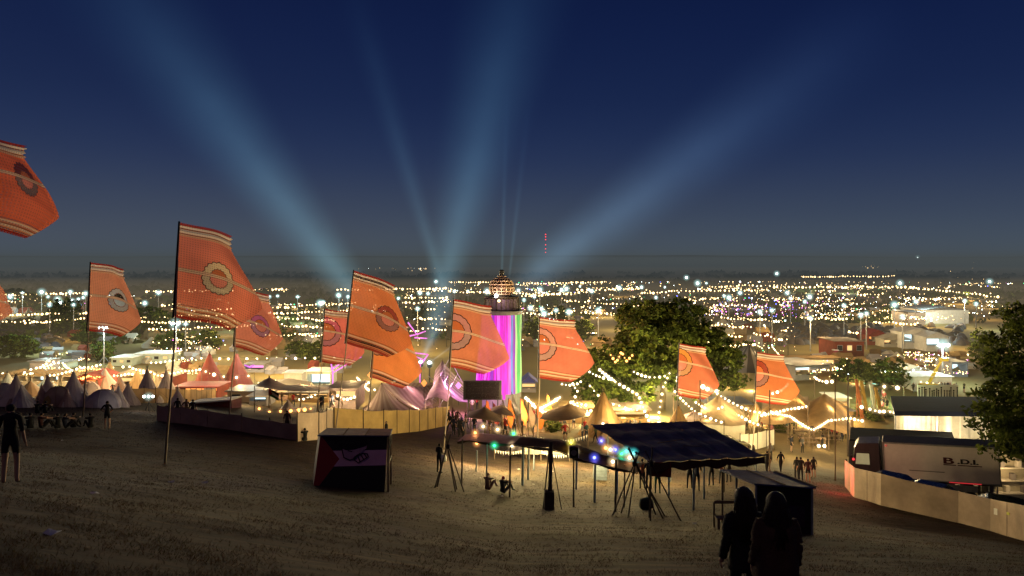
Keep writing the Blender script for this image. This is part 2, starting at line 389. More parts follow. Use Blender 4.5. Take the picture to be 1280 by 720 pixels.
FT=[(82,415,44,0,'dark bushy tree beyond the tipi camp on the left'),(118,430,34,0,'dark round tree behind the leftmost upright flag'),(178,418,36,1,'dark spreading tree right of the leftmost upright flag'),
    (150,424,24,2,'narrow dark tree by the pale green cabin'),(18,448,30,1,'low olive bush tree at the left edge behind the tipis'),(130,452,26,1,'low rounded bush behind the orange-lit stall'),
    (215,438,22,1,'small dark tree under the near tall flag'),(262,436,26,0,'dark tree behind the two red tent peaks'),(400,452,26,1,'long dark hedge-like tree behind the lamp row'),(375,448,22,1,'dark bush at the end of the long lamp row'),
    (345,425,22,0,'small tree between the lamp rows left of centre'),(18,378,18,1,'flat dark tree on the left skyline'),(45,382,16,1,'dark skyline tree beside the left-edge flag'),
    (525,405,24,0,'dim tree behind the big middle flag'),(700,410,30,2,'dark tree right of the ribbon tower'),(668,425,30,0,'dark tree just behind the ribbon tower'),(1112,488,42,0,'round tree lit green and teal beyond the stretch tents'),(1092,484,30,2,'small teal-lit tree beside the round green tree'),
    (1065,478,30,1,'dark bushy tree left of the teal-lit tree'),(1040,400,16,1,'dim far tree before the blue-lit stage area'),(1075,395,16,0,'dim far tree with green light on it'),(1110,398,14,1,'far tree left of the pale barn'),
    (1228,450,40,2,'dark tree beside the lamp mast at right'),(905,445,30,0,'dark tree right of the broad oak'),(930,452,26,1,'dark bush above the striped tent'),(725,425,26,1,'dark tree left of the broad oak'),(330,372,12,1,'far tree on the skyline near the second flag')]
for i,(px,py,hp,k,lb) in enumerate(FT):
    d=(EYE)*F/(py-YH) if py<438 else foot(px,py).y
    p=at(px,d); hm=hp*d/F; H0=[8.2,7.0,9.6][k]; s=hm/H0
    t=tree(p,CR[k],TR[k],lb,sc=(s*1.25,s*1.1,s),rz=rnd.uniform(0,6))
# far hedgerow woods read as one mass
wv=[];wm=[]
r=np.random.default_rng(77)
def mass(n, xr, yr, hh, sz):
    for _ in range(n):
        py=r.uniform(*yr); px=r.uniform(*xr); d=EYE*F/(py-YH)
        p=at(px,d); wd=sz*d/F*(1+r.random()); 
        for _ in range(14):
            c=np.array([p.x+r.normal()*wd*1.6,p.y+r.normal()*wd,p.z+hh*d/F*r.random()]); a=r.normal(size=3); a/=np.linalg.norm(a); b=np.cross(a,r.normal(size=3)); b/=np.linalg.norm(b); s=wd*.9
            wv.extend([c-a*s,c-b*s*.7,c+a*s,c+b*s*.7]); wm.append(int(r.integers(0,2)))
mass(170,(-60,1400),(343,352),3,3); mass(220,(-40,1320),(354,368),4,3); mass(230,(-40,1320),(370,398),6,3.5); mass(60,(-40,560),(400,432),8,4); mass(40,(930,1240),(398,404),5,3)
me=bpy.data.meshes.new('hedgerow_woods'); me.from_pydata([tuple(p) for p in wv],[],[(4*i,4*i+1,4*i+2,4*i+3) for i in range(len(wm))]); me.materials.append(LEAF[0]); me.materials.append(LEAF[1]); me.polygons.foreach_set('material_index',wm)
tag(obj('distant_woods',me),'dark hedgerows and far woods across the valley','woods',kind='stuff')

# ------------------------------------------------------------------ silk flags
def flagmat(name, base, ring, cx, cy, W, H, hole=False, dark=False):
    m,nt,out=newmat(name)
    u=nt.nodes.new('ShaderNodeUVMap'); sp=nt.nodes.new('ShaderNodeSeparateXYZ'); nt.links.new(u.outputs[0],sp.inputs[0])
    X=E(nt,sp.outputs[0])*W; V=E(nt,sp.outputs[1]); Y=V*H
    nz=noise(nt,u.outputs[0],3.0,4)
    c=mixc(nt,nz,tuple(k*.72 for k in base),tuple(min(1,k*1.18) for k in base)); seam=(X*(1/1.05)).f('FRACT').within(.0,.022)+V.within(.30,.304)+V.within(.70,.704); c=mixc(nt,seam*.13,c,(.25,.06,.03))
    pale=(.72,.50,.36); brown=(.28,.09,.05); line=(.03,.01,.01); white=(.72,.60,.52); grey=(.36,.33,.34); deep=(.30,.03,.02)
    bands=[(.895,.995,pale),(.972,1.0,deep),(.950,.972,white),(.935,.948,brown if not dark else line),(.918,.933,grey if not dark else line),(.90,.914,white),(.886,.892,line),(.865,.886,(.66,.34,.2)),
           (.02,.14,(.60,.22,.12)),(.115,.132,pale),(.088,.10,brown if not dark else line),(.066,.086,pale if not dark else line),(.04,.052,brown),(.0,.035,deep),(.144,.149,line)]
    for a,b_,col in bands: c=mixc(nt,V.within(a,b_),c,col)
    # a scalloped ring with a disc inside it
    dx=X-cx; dy=Y-cy; rr=(dx*dx+dy*dy).f('SQRT'); an=dy.f('ARCTAN2',dx)
    sc=(an*9.0).f('SINE').f('ABSOLUTE')*(.055)
    Rr=rr-sc; k=H/4.3; kr=k*(1.6 if cx<.6 else 1.0)
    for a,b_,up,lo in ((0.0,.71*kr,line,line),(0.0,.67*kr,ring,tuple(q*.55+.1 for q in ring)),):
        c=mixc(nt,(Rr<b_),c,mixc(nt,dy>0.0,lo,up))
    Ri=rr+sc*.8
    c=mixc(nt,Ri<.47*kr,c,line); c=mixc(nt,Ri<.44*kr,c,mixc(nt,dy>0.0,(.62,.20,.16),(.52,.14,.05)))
    if hole: c=mixc(nt,rr<.40*k,c,mixc(nt,dy>.05,(.35,.45,.55),(.012,.01,.012)))
    # the double line across the middle follows the wind
    cen=(Y-(cy+.02))-(X-cx)*(.0)
    c=mixc(nt,cen.within(-.03*k,.13*k),c,tuple(q*.9 for q in pale)); 
    for a in (-.04,.035,.11): c=mixc(nt,cen.within(a*k,(a+.018)*k),c,brown)
    b=nt.nodes.new('ShaderNodeBsdfDiffuse'); t=nt.nodes.new('ShaderNodeBsdfTranslucent'); nt.links.new(c,b.inputs[0]); nt.links.new(c,t.inputs[0])
    ms=nt.nodes.new('ShaderNodeMixShader'); ms.inputs[0].default_value=.6; nt.links.new(b.outputs[0],ms.inputs[1]); nt.links.new(t.outputs[0],ms.inputs[2])
    tr=nt.nodes.new('ShaderNodeBsdfTransparent')
    # open weave of the mesh fabric: small gaps in a grid let lamps behind show through
    gx=(X*(2*PI/.095)).f('SINE'); gy=(Y*(2*PI/.095)).f('SINE'); gap=((gx>.1)*(gy>.1))*.36
    ms2=nt.nodes.new('ShaderNodeMixShader'); nt.links.new(gap.k,ms2.inputs[0]); nt.links.new(ms.outputs[0],ms2.inputs[1]); nt.links.new(tr.outputs[0],ms2.inputs[2])
    nt.links.new(ms2.outputs[0],out.inputs[0]); return m
def cloth_mesh(W, H, seed, slope, belly, top=.64, nu=40, nv=60):
    q=random.Random(seed); ph=q.uniform(0,6); mb=MB(); uv=[]
    tp=q.uniform(.50,.60); low=q.uniform(.58,.70); cr=[(q.uniform(.15,.95),q.uniform(6,14),q.uniform(0,6),q.uniform(-1,1)) for _ in range(5)]
    def width(v):
        if v>.87: return top*(1+.03*math.sin((v-.87)*150))
        t=1-v/.87; e=top if t<tp else low; u=t/tp if t<tp else (1-t)/(1-tp); u=max(0,min(1,u))
        return e+(1-e)*(1-(1-u)**1.25)
    def fn(i,j):
        v=j; w=width(v)*W; x=i*w; s=i
        pitch=-slope*x-.14*W*slope*(s**2)
        y=.28*math.sin(ph+3.2*s+v*2.0)*s+belly*math.sin(PI*min(1,s*1.05))*math.sin(PI*v)*.9
        for (c0,k0,p0,g0) in cr: y+=.11*s*math.sin(k0*(s*.8+g0*v)+p0)*math.exp(-((v-c0)/.35)**2)
        y+=.05*min(1,s*4)*math.sin(26*v+5*s+ph)*(1-s)
        zz=v*H+pitch-.07*H*s*s*math.sin(PI*min(1,v*1.1))+.03*H*s*math.sin(5*s+ph)*.5
        uv.append((x/W,v)); return (x,y,zz)
    mb.grid(fn,nu,nv); me=mb.mesh('cloth',[],True); ul=me.uv_layers.new(name='UVMap')
    for lp in me.loops: ul.data[lp.index].uv=uv[lp.vertex_index]
    return me
#        pole top   foot px  d   W   H   slope belly base ring cx cy
FL=[(( 224,278),(205,578),30.5,3.25,3.95,.16,.5,(.86,.30,.20),(.72,.54,.34),1.55,1.95,0,0,'tall red-orange silk flag with a tan scalloped ring, on the pole nearest the middle left'),
    ((-52,164),(-66,600),22.0,3.0,2.75,.16,.9,(.86,.22,.09),(.16,.03,.02),1.75,1.75,0,0,'large orange flag bulging in from the top left edge of the picture'),
    (( 113,328),(103,534),48,3.3,4.5,.10,.4,(.84,.42,.26),(.42,.42,.46),1.75,2.3,1,0,'salmon flag with a dark half disc, standing over the far left seated group'),
    ((-62,330),(-66,545),46,3.7,3.4,.14,.7,(.84,.40,.25),(.55,.35,.2),1.6,1.7,0,0,'salmon flag whose tip just enters at the left edge'),
    (( 297,358),(285,537),53,3.3,4.4,.18,.5,(.86,.36,.25),(.48,.12,.28),1.7,2.0,0,0,'coral flag with purple ring, just right of the nearest tall flag'),
    (( 406,386),(393,547),55,2.9,4.0,.08,.4,(.86,.27,.24),(.6,.12,.2),.2,2.3,0,0,'pinkish red flag half hidden behind the black-banded flag'),
    (( 442,338),(417,534),50,4.1,5.0,.21,.5,(.86,.33,.13),(.38,.07,.05),2.6,2.55,0,1,'orange flag with black bands, front one of the middle left cluster'),
    (( 470,394),(457,534),62,3.9,5.3,.22,.5,(.86,.34,.10),(.6,.16,.04),.3,3.4,0,1,'orange flag low behind the black-banded flag, above the bell-ended marquee'),
    (( 567,374),(554,553),53,3.9,4.95,.10,.5,(.86,.35,.20),(.50,.22,.22),.1,2.6,0,0,'orange flag with a half ring at its pole, in front of the ribbon tower'),
    (( 674,396),(671,548),56,3.9,4.7,.10,.5,(.86,.31,.22),(.58,.26,.22),.1,2.6,0,0,'orange-red flag just right of the ribbon tower'),
    (( 849,429),(842,535),66,3.5,4.7,.13,.5,(.72,.27,.17),(.62,.25,.06),.1,3.0,0,0,'red-banded flag with blue light showing through, in front of the broad oak'),
    (( 946,440),(940,545),68,3.7,4.6,.08,.5,(.70,.26,.11),(.3,.05,.03),.1,2.6,0,0,'rightmost orange flag, beside the dark striped tent')]
for i,(tp,ft,d,W,H,sl,be,base,ring,cx,cy,hole,dark,lb) in enumerate(FL):
    f=at(ft[0],d); top=P(tp[0],tp[1],d); t=thing('silk_flag',lb,'flag',f,0,'silk flags on tall poles')
    tl=top-f; mb=MB(); mb.tube([(0,0,-.5),tl*.5+Vector((.12,0,0)),tl+Vector((0,0,.05))],lambda q:.055-.032*q,7)
    mb.build('pole',M['pole'],t,True)
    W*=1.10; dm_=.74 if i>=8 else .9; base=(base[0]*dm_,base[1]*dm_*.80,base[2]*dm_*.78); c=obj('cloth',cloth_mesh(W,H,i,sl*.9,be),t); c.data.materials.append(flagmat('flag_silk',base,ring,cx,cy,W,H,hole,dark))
    dr=tl.normalized(); off=tl-dr*H; c.location=off+Vector((.03,.0,0)); lean=math.atan2(dr.x,dr.z); c.rotation_euler=(0,lean,0)
    sl_=MB(); sl_.bar(off-dr*.05,off+dr*(H+.04),.05,.045,6); sl_.build('sleeve',M['darkplastic'] if i not in(1,) else M['red'],t)

# ------------------------------------------------------------------ flag-painted shack
BL=Vector(foot(391,607)); BR=Vector(foot(479,615)); ax=(BR-BL); ax.z=0; ax.normalize(); ay=Vector((-ax.y,ax.x,0))
O=BL; Wd=(BR-BL).length
t=thing('painted_shack','open-backed plywood shack painted with a red triangle and black bands and a pink-tinted white one','shack',O)
def L(a,b,z): return ax*a+ay*b+Vector((0,0,z))
hL=P(402,545,30).z-O.z; hR=P(483,552,30).z-O.z; x0=.30; x1=Wd+.12; Dp=2.3; dzr=-.35
m,nt,out=newmat('flag_painted_board'); v,x,y,z=coords(nt)
q=(z-(hL*.02))/(hL*1.0)
ww=noise(nt,v,1.6,4)
low=-.35+ 0*x
zz=z+x*.06
c=mixc(nt,zz<(hL*.37),(.78,.42,.62),(.010,.012,.010)); c=mixc(nt,zz>(hL*.69),c,(.012,.010,.012))  # middle band is white, its pink light put into the paint colour
tri=(x-(zz*-.0)+.0)< (1.02-(zz-hL*.52).f('ABSOLUTE')*.72)
c=mixc(nt,tri,c,(.34,.02,.025)); c=mixc(nt,E(nt,ww)*.45,c,(.03,.02,.02))
b=nt.nodes.new('ShaderNodeBsdfPrincipled'); nt.links.new(c,b.inputs[0]); b.inputs['Roughness'].default_value=.8; nt.links.new(b.outputs[0],out.inputs[0])
mb=MB(); mb.slab([L(0,0,-.25),L(Wd,0,O.z*0+(BR.z-O.z)-.2),L(x1,0,hR),L(x0,0,hL)],.05); mb.build('front_board',m,t)
mb=MB(); mb.slab([L(0,.05,-.25),L(x0,.05,hL),L(x0,Dp*.8,hL+dzr),L(0,Dp*.8,-.6)],.04); mb.build('side_board',M['red'],t)
mb=MB(); mb.slab([L(x0-.12,-.12,hL+.05),L(x1+.1,-.12,hR+.05),L(x1+.55,Dp,hR+dzr+.12),L(x0+.4,Dp,hL+dzr+.12)],.06); mb.build('roof',M['bluetarp'],t)
for xx in (.33,.66):
    mb=MB(); a=L(x0+(x1-x0)*xx,-.13,hL+(hR-hL)*xx+.065); b2=L(x0+.4+(x1-x0+.1)*xx,Dp,hL+dzr+.135+(hR-hL)*xx); mb.bar(a,b2,.02,.02,4); mb.build('roof_batten',M['darkwood'],t)
for (a,b2) in ((x1+.05,.1),(x1+.45,Dp-.15),(x0+.5,Dp-.15)):
    mb=MB(); mb.bar(L(a,b2,-.9),L(a,b2,hR+dzr*b2/Dp),.045,.04,6); mb.build('post',M['wood'],t)
mb=MB(); mb.slab([L(x1+.02,.1,.62),L(x1+.45,Dp-.2,.45),L(x1+.45,Dp-.2,.35),L(x1+.02,.1,.52)],.04); mb.build('rail',M['wood'],t)
mb=MB(); mb.bar(L(x1+.05,.1,hR*.55),L(x1+.42,1.5,hR-.3),.03,.03,5); mb.bar(L(x1+.45,Dp-.15,hR*.6),L(x1+.2,1.3,hR-.25),.03,.03,5); mb.build('brace',M['darkwood'],t)
# the painted drawing: a rounded shape with a loop and a striped leaf, as flat strokes on the board
dm=mat('dark_paint_line',(.02,.012,.02),.7,.3,5,bump=0); pk=mat('pink_paint',(.46,.26,.38),.7,.4,4,bump=0)
def stroke(pts, w, mi, mbx):
    for a,b2 in zip(pts[:-1],pts[1:]):
        A=Vector((a[0],0,a[1])); B=Vector((b2[0],0,b2[1])); d=(B-A); n=Vector((-d.z,0,d.x)).normalized()*w
        if d.length<1e-5: continue
        e=d.normalized()*w*.5
        mbx.poly([L(p.x,-.058,p.z) for p in (A-e-n,B+e-n,B+e+n,A-e+n)],mi)
mb=MB(); sx=Wd/570.; 
def D(px_,py_): return ((px_-95)*sx*.93+.12, hL*(1-(py_-165)/450.)-.05)
mb.poly([L(*(lambda p:(p[0],-.054,p[1]))(D(a,b_))) for a,b_ in ((322,290),(316,320),(335,370),(380,398),(425,385),(470,345),(525,300),(528,275),(480,285),(420,300),(360,300))],0)
mb.build('painted_face',pk,t)
mb=MB()
for ring in ([(285+28*math.cos(a),232+32*math.sin(a)) for a in [k*.42 for k in range(16)]],
             [(300,200),(360,205),(430,205),(500,215),(525,240),(520,275),(480,285),(420,300),(350,300),(315,280)],
             [(316,300),(330,370),(380,398),(425,385)],[(415,380),(440,360),(470,345)],[(420,400),(455,430),(500,405),(540,380),(530,350),(490,345),(440,365),(420,400)],
             [(450,365),(470,425)],[(475,352),(500,402)],[(505,350),(525,385)],[(340,250),(420,255),(500,245)],[(345,270),(420,278),(510,262)],[(365,310),(400,320)]):
    stroke([D(a,b_) for a,b_ in ring],.022,0,mb)
mb.build('painted_drawing',dm,t)

# ------------------------------------------------------------------ festoon awning with coloured bulbs
t=thing('long_awning','long sagging purple tarpaulin on thin posts hung with coloured bulbs','awning',foot(640,600)); A0=Vector(t.location)
ridge=[(577,543,41),(592,541,41),(640,546,38.5),(690,549,36),(722,560,34.5),(760,571,33.5),(800,579,32.5)]
rp=[P(*q)-A0 for q in ridge]
def rl(s):
    f=s*(len(rp)-1); i=min(len(rp)-2,int(f)); return rp[i].lerp(rp[i+1],f-i)
mb=MB()
def fn(i,j):
    p=rl(i); w=1.5 if i<.75 else 1.3
    q=Vector((p.x+.5*j*1.2-.2,p.y+(j-.35)*w,p.z-.10-.07*math.sin(PI*j)*math.sin(i*PI*5)**2-.30*abs(j-.6)+.02*math.sin(i*23)))
    return q
mb.grid(fn,48,8); mb.m=[0 if (k%48)<17 else 1 for k in range(48*8)]; o=mb.build('tarpaulin',[M['purpletarp'],M['browntarp']],t,True)
# hanging hem along the near side
mb=MB(); mb.grid(lambda i,j: fn(i,0)+Vector((0,-.02,-j*(.10+.05*math.sin(i*30)))),48,2); mb.build('hem',M['browntarp'],t,True)
for (px,py,top,mt,rad) in ((577,604,546,'wood',.05),(595,590,560,'bluewood',.05),(608,603,552,'bluewood',.045),(637,622,556,'darkwood',.05),(653,607,551,'bluewood',.075),(660,600,552,'bluewood',.06),(667,588,552,'bluewood',.05),
        (720,612,560,'bluewood',.06),(743,628,571,'bluewood',.06),(769,640,572,'darkwood',.05),(780,634,578,'wood',.04),(771,618,574,'bluewood',.05)):
    f=foot(px,py); tp=P(px+1,top+3,f.y); mb=MB(); mb.bar(f-A0-Vector((0,0,.3)),tp-A0,rad,rad*.85,7); mb.build('post',M[mt],t)
def stand(name, cat, label, px, py, top, board=None):
    f=foot(px,py); th=thing(name,label,cat,f); h=P(px,top,f.y).z-f.z
    return th,f,h
th,f,h=stand('speaker_post','post','black box on a thin post in front of the awning',717,634,562)
MB().bar((0,0,-.3),(0,0,h),.04,.035,7).build('post',M['darkwood'],th); MB().box((0,0,h-.1),(.42,.3,.5)).build('box',M['darkplastic'],th,bevel=.02); MB().bar((0,-.155,h-.1),(0,-.17,h-.1),.13,.13,14).build('cone',M['steel'],th)
th,f,h=stand('rough_pillar','post','thick rough pillar bolted to a dark box at its foot',687,637,552)
MB().tube([(0,0,-.3),(.03,0,h*.4),(.06,0,h)],lambda q:.10-.02*q,8).build('pillar',M['darkwood'],th,True); MB().box((-.02,-.1,.38),(.42,.42,.9)).build('box',M['darkwood'],th,bevel=.02); MB().bar((-.28,.2,-.2),(-.02,0,h*.9),.035,.03,6).bar((.55,.1,-.2),(.1,0,h*.8),.02,.02,6).build('brace',M['darkwood'],th)
def tripod(px, py, spread, topdx, h, n, label, seed):
    q=random.Random(seed); f=foot(px,py); th=thing('pole_tripod',label,'tripod',f,0)
    for k in range(n):
        a=2*PI*k/n+q.uniform(-.3,.3); b=Vector((spread*math.cos(a),spread*.8*math.sin(a),0)); b.z=G(f.x+b.x,f.y+b.y)-f.z-.1
        tp=Vector((topdx-b.x*.22,-b.y*.22,h+q.uniform(-.1,.25))); MB().tube([b,b.lerp(tp,.5)+Vector((q.uniform(-.04,.04),0,0)),tp],lambda s:.034-.012*s,6).build('pole',M['darkwood'],th)
    MB().lathe([(.07,h*.80),(.10,h*.82),(.10,h*.86),(.07,h*.88)],8,c=(topdx*.86,0,0)).build('lashing',M['black'],th); return th
tripod(562,612,.75,-.1,2.45,5,'lashed tripod of dark poles at the left end of the awning',1)
tripod(800,645,1.15,-.25,2.5,6,'big lashed tripod of leaning poles under the blue roof corner',2)
tripod(828,650,.75,-.5,2.6,3,'smaller tripod of poles with outspread feet beside the big one',3)
# small black sack at the foot of the tripods
f=foot(808,637); o=MB().ball((0,0,.24),(.34,.28,.3),10,7).build('rubbish_sack',M['black'],None,True,loc=f); tag(o,'black sack lying under the leaning tripod poles','sack')
for k,v_ in enumerate(o.data.vertices): v_.co*=1+.12*mnoise.noise(v_.co*6)
# coloured bulbs: one festoon with its bulbs as parts
bulbme=MB().ball((0,0,0),1,10,8).mesh('bulb',M['bulb'],True)
BM={k:None for k in ('bulb','bulbfar','bulbwhite','bulbred','bulbgreen','bulbblue','bulborange','bulbyellow','bulbpink','bulbcyan')}
for k in BM: BM[k]=MB().ball((0,0,0),1,8,6).mesh('bulb',M[k],True)
HZ={'bulb':(1,.72,.36),'bulbfar':(1,.66,.3),'bulbwhite':(.6,1,.95),'bulbred':(1,.05,.05),'bulbgreen':(.03,.9,.35),'bulbblue':(.12,.14,1),'bulborange':(1,.4,.1),'bulbyellow':(1,.85,.1),'bulbpink':(1,.2,.85),'bulbcyan':(.1,.9,.9)}
hz_ball={}
def halo(parent, c, r, kind, peak):  # camera bloom put in as an added glowing ball round the lamp
    key=(kind,round(r,2),round(peak,2))
    if key not in hz_ball:
        hz_ball[key]=MB().ball((0,0,0),r,14,9).mesh('lamp_bloom',bloommat('bloom_glow_'+kind+str(round(peak,2)),HZ[kind],peak,r),True)
    return obj('lamp_bloom',hz_ball[key],parent,c)
def lamp(p, power, col, r=.15):
    l=bpy.data.lights.new('lamp','POINT'); l.energy=power*PWR; l.color=col; l.shadow_soft_size=r
    o=bpy.data.objects.new('lamp',l); COL.objects.link(o); o.location=p; return o
t=thing('coloured_festoon','festoon of red, blue, green and amber bulbs along the awning and blue roof','string lights',foot(700,600)); A1=Vector(t.location)
cb=[(594,541,41,'bulborange'),(604,533,44,'bulb'),(622,537,43,'bulb'),(642,542,40,'bulbgreen'),(596,554,40.5,'bulborange'),(618,557,38.5,'bulbgreen'),(640,557,38,'bulb'),(714,553,35,'bulbyellow'),(719,566,34.5,'bulb'),(743,572,33.5,'bulbblue'),
    (752,551,38,'bulbblue'),(757,560,36,'bulborange'),(763,562,35.6,'bulb'),(769,562,35,'bulbblue'),(766,577,33,'bulb'),(777,567,34,'bulbgreen'),(783,564,34.4,'bulbcyan'),(792,566,34,'bulbcyan'),(787,572,33,'bulb')]
prev=None
for (px,py,d,k) in cb:
    p=P(px,py,d)-A1; obj('bulb',BM[k],t,p,.075); halo(t,p,.34,k,.9)
    lamp(p+A1-Vector((0,0,.12)),6,HZ[k] if k!='bulb' else WARM,.1)
for grp in (cb[:4],cb[4:7],cb[7:10],cb[10:]):
    pts=[P(a,b_,c_)-A1+Vector((0,0,.09)) for a,b_,c_,_ in grp]
    MB().tube(pts,.012,4).build('cable',M['wire'],t)

# ------------------------------------------------------------------ big blue roof on posts
t=thing('blue_tarp_roof','wide shed roof of patched dark blue tarpaulin on thin posts','shelter',foot(850,620)); R0=Vector(t.location)
fl,fr,br,bl=[P(*q)-R0 for q in ((813,577,31.5),(956,570,33),(873,526,43),(737,530,42))]
mb=MB(); 
def fn(i,j):
    p=(fl.lerp(fr,i)).lerp(bl.lerp(br,i),j); return p+Vector((0,0,-.05*math.sin(i*PI*6)**2-.06*math.sin(j*PI*3)**2+.03*mnoise.noise(Vector((i*9,j*12,2)))))
mb.grid(fn,36,30); mb.build('roof',M['navy'],t,False)
for k,i in enumerate((.22,.48,.73)):
    mb=MB(); mb.grid(lambda a,b_: fn(min(1,i+a*.14),b_)+Vector((0,0,.012)),4,24); mb.build('roof_sheet',M['patch'],t)
mb=MB(); mb.grid(lambda a,b_: fn(a,0)+Vector((0,-.03,-.02-b_*(.34+.06*math.sin(a*25)))),40,3); mb.build('valance',M['browntarp'],t,True)
mb=MB(); mb.slab([fl+Vector((.08,.3,-.1)),fl+Vector((.95,.25,-.1)),fl+Vector((.95,.25,-.75)),fl+Vector((.08,.3,-.7))],.04); mb.build('red_panel',mat('dull_red_cloth',(.12,.02,.015),.9,.4,2),t)
mb=MB(); mb.bar(fl+Vector((.9,3,.05)),fl+Vector((2.0,2.5,.35)),.02,.015,5); mb.bar(fl+Vector((2.0,2.5,.05)),fl+Vector((2.8,2.2,.1)),.02,.015,5); mb.build('loose_cable',M['wood'],t)
for (px,py,top) in ((836,620,584),(867,638,582),(880,624,582),(838,602,578),(905,615,580),(945,606,578),(760,590,545)):
    f=foot(px,py); MB().bar(f-R0-Vector((0,0,.3)),P(px,top,f.y)-R0,.05,.045,7).build('post',M['bluewood'] if px!=905 else M['wood'],t)

# ------------------------------------------------------------------ small shelter with bench, right
t=thing('black_sided_shelter','small black-sided shelter with a blue sloping roof behind the two women','shelter',foot(1015,677)); S0=Vector(t.location)
a=P(945,604,25)-S0; b_=P(1015,609,25)-S0; c_=P(966,591,28.2)-S0; d_=P(903,588,28.4)-S0
def Gl(v): return Vector((v.x,v.y,G(v.x+S0.x,v.y+S0.y)-S0.z-.1))
mb=MB(); mb.slab([a+Vector((-.1,-.1,.02)),b_+Vector((.1,-.1,.02)),c_+Vector((.1,.1,.02)),d_+Vector((-.1,.1,.02))],.05); mb.build('roof',M['bluetarp'],t)
mb=MB(); mb.bar(b_+Vector((.1,-.1,.05)),c_+Vector((.1,.1,.05)),.03,.03,5); mb.bar(a.lerp(b_,.5)+Vector((0,-.1,.045)),d_.lerp(c_,.5)+Vector((0,.1,.045)),.025,.025,5); mb.build('roof_batten',M['wood'],t)
mb=MB(); mb.slab([Gl(a),Gl(b_),b_,a],.04); mb.build('front_cloth',M['black'],t)
mb=MB(); mb.slab([Gl(b_)+Vector((-.02,.06,0)),Gl(c_),c_,b_+Vector((-.02,.06,0))],.04); mb.build('side_cloth',M['black'],t)
mb=MB(); mb.slab([Gl(a).lerp(Gl(b_),.42).lerp(a.lerp(b_,.42),.22)+Vector((0,-.06,0)),Gl(a).lerp(Gl(b_),.86).lerp(a.lerp(b_,.86),.22)+Vector((0,-.06,0)),Gl(a).lerp(Gl(b_),.86).lerp(a.lerp(b_,.86),.62)+Vector((0,-.06,0)),Gl(a).lerp(Gl(b_),.42).lerp(a.lerp(b_,.42),.62)+Vector((0,-.06,0))],.01); mb.build('dull_poster',mat('dull_red_blue_poster',(.05,.012,.02),.8,.5,1.5,col2=(.015,.018,.05)),t)
for v in (d_,a.lerp(d_,.55),a,b_,c_): MB().bar(Gl(v)-Vector((0,0,.3)),v,.045,.04,7).build('post',M['bluewood'] if v is not d_ else M['redpost'] if 'redpost' in M else M['wood'],t)
f=foot(912,662); t=thing('plank_bench','low plank bench at the open side of the black-sided shelter','bench',f)
MB().box((.1,0,.42),(1.2,.32,.05)).build('seat',M['wood'],t); MB().box((.15,.5,.8),(1.1,.05,.1)).build('rail',M['wood'],t)
for sx_ in (-.42,.62): MB().box((sx_,0,.17),(.1,.28,.5)).build('leg',M['wood'],t); MB().box((sx_,.5,.35),(.07,.07,.9)).build('rail_post',M['wood'],t)

# ------------------------------------------------------------------ hoarding fence, lorry, cars at the right
HP=[(1056,578,610,54),(1070,592,622,49)]
t=thing('hoarding_fence','long curving plywood hoarding in front of the white lorry','fence',foot(1068,620)); H0=Vector(t.location)
base=[foot(*q) for q in ((1056,608),(1068,622),(1101,632),(1140,641),(1198,654),(1238,664),(1282,677),(1330,690))]
hs=[1.85,1.75,1.75,1.65,1.6,1.55,1.55,1.55]
for k in range(len(base)-1):
    p0,p1=base[k]-H0,base[k+1]-H0; up=Vector((0,0,1)); mb=MB()
    mb.slab([p0-up*.2,p1-up*.2,p1+up*hs[k+1],p0+up*hs[k]],.04); mb.build('panel',M['hoarding'],t)
    dd=(p1-p0).normalized(); MB().box(p0+up*(hs[k]/2)-Vector((-dd.y,dd.x,0))*-.09,(.08,.08,hs[k]+.1)).build('post',M['darkwood'],t)
    n=Vector((dd.y,-dd.x,0))*.008
    for s in (.5,):
        if (p1-p0).length>2.5: 
            q0=p0.lerp(p1,s)+n; mb=MB(); mb.slab([q0-dd*.03,q0+dd*.03,q0+dd*.03+up*(hs[k]*.99),q0-dd*.03+up*(hs[k]*.99)],.006); mb.build('joint_strip',M['wood'],t)
pa=base[5]-H0; pb=base[6]-H0; dd=(pb-pa).normalized(); n=Vector((dd.y,-dd.x,0))*.02; q0=pa.lerp(pb,.12)+n; up=Vector((0,0,1))
mb=MB(); mb.slab([q0+up*.85,q0+dd*.42+up*.85,q0+dd*.42+up*1.15,q0+up*1.15],.012); mb.build('notice_sheet',M['white'],t)
q0=pa.lerp(pb,.50)+n; mb=MB(); mb.slab([q0+up*.98,q0+dd*.33+up*.98,q0+dd*.33+up*1.10,q0+up*1.10],.012); mb.build('yellow_notice',mat('yellow_notice_paper',(.55,.55,.08),.6,.2,3),t)

def text_mesh(s, size, ext, m, off=.018):
    cu=bpy.data.curves.new('lettering','FONT'); cu.body=s; cu.size=size; cu.extrude=ext; cu.offset=off; o=bpy.data.objects.new('tmp_lettering',cu); COL.objects.link(o)
    dg=bpy.context.evaluated_depsgraph_get(); me=bpy.data.meshes.new_from_object(o.evaluated_get(dg)); bpy.data.objects.remove(o); me.materials.clear(); me.materials.append(m); return me
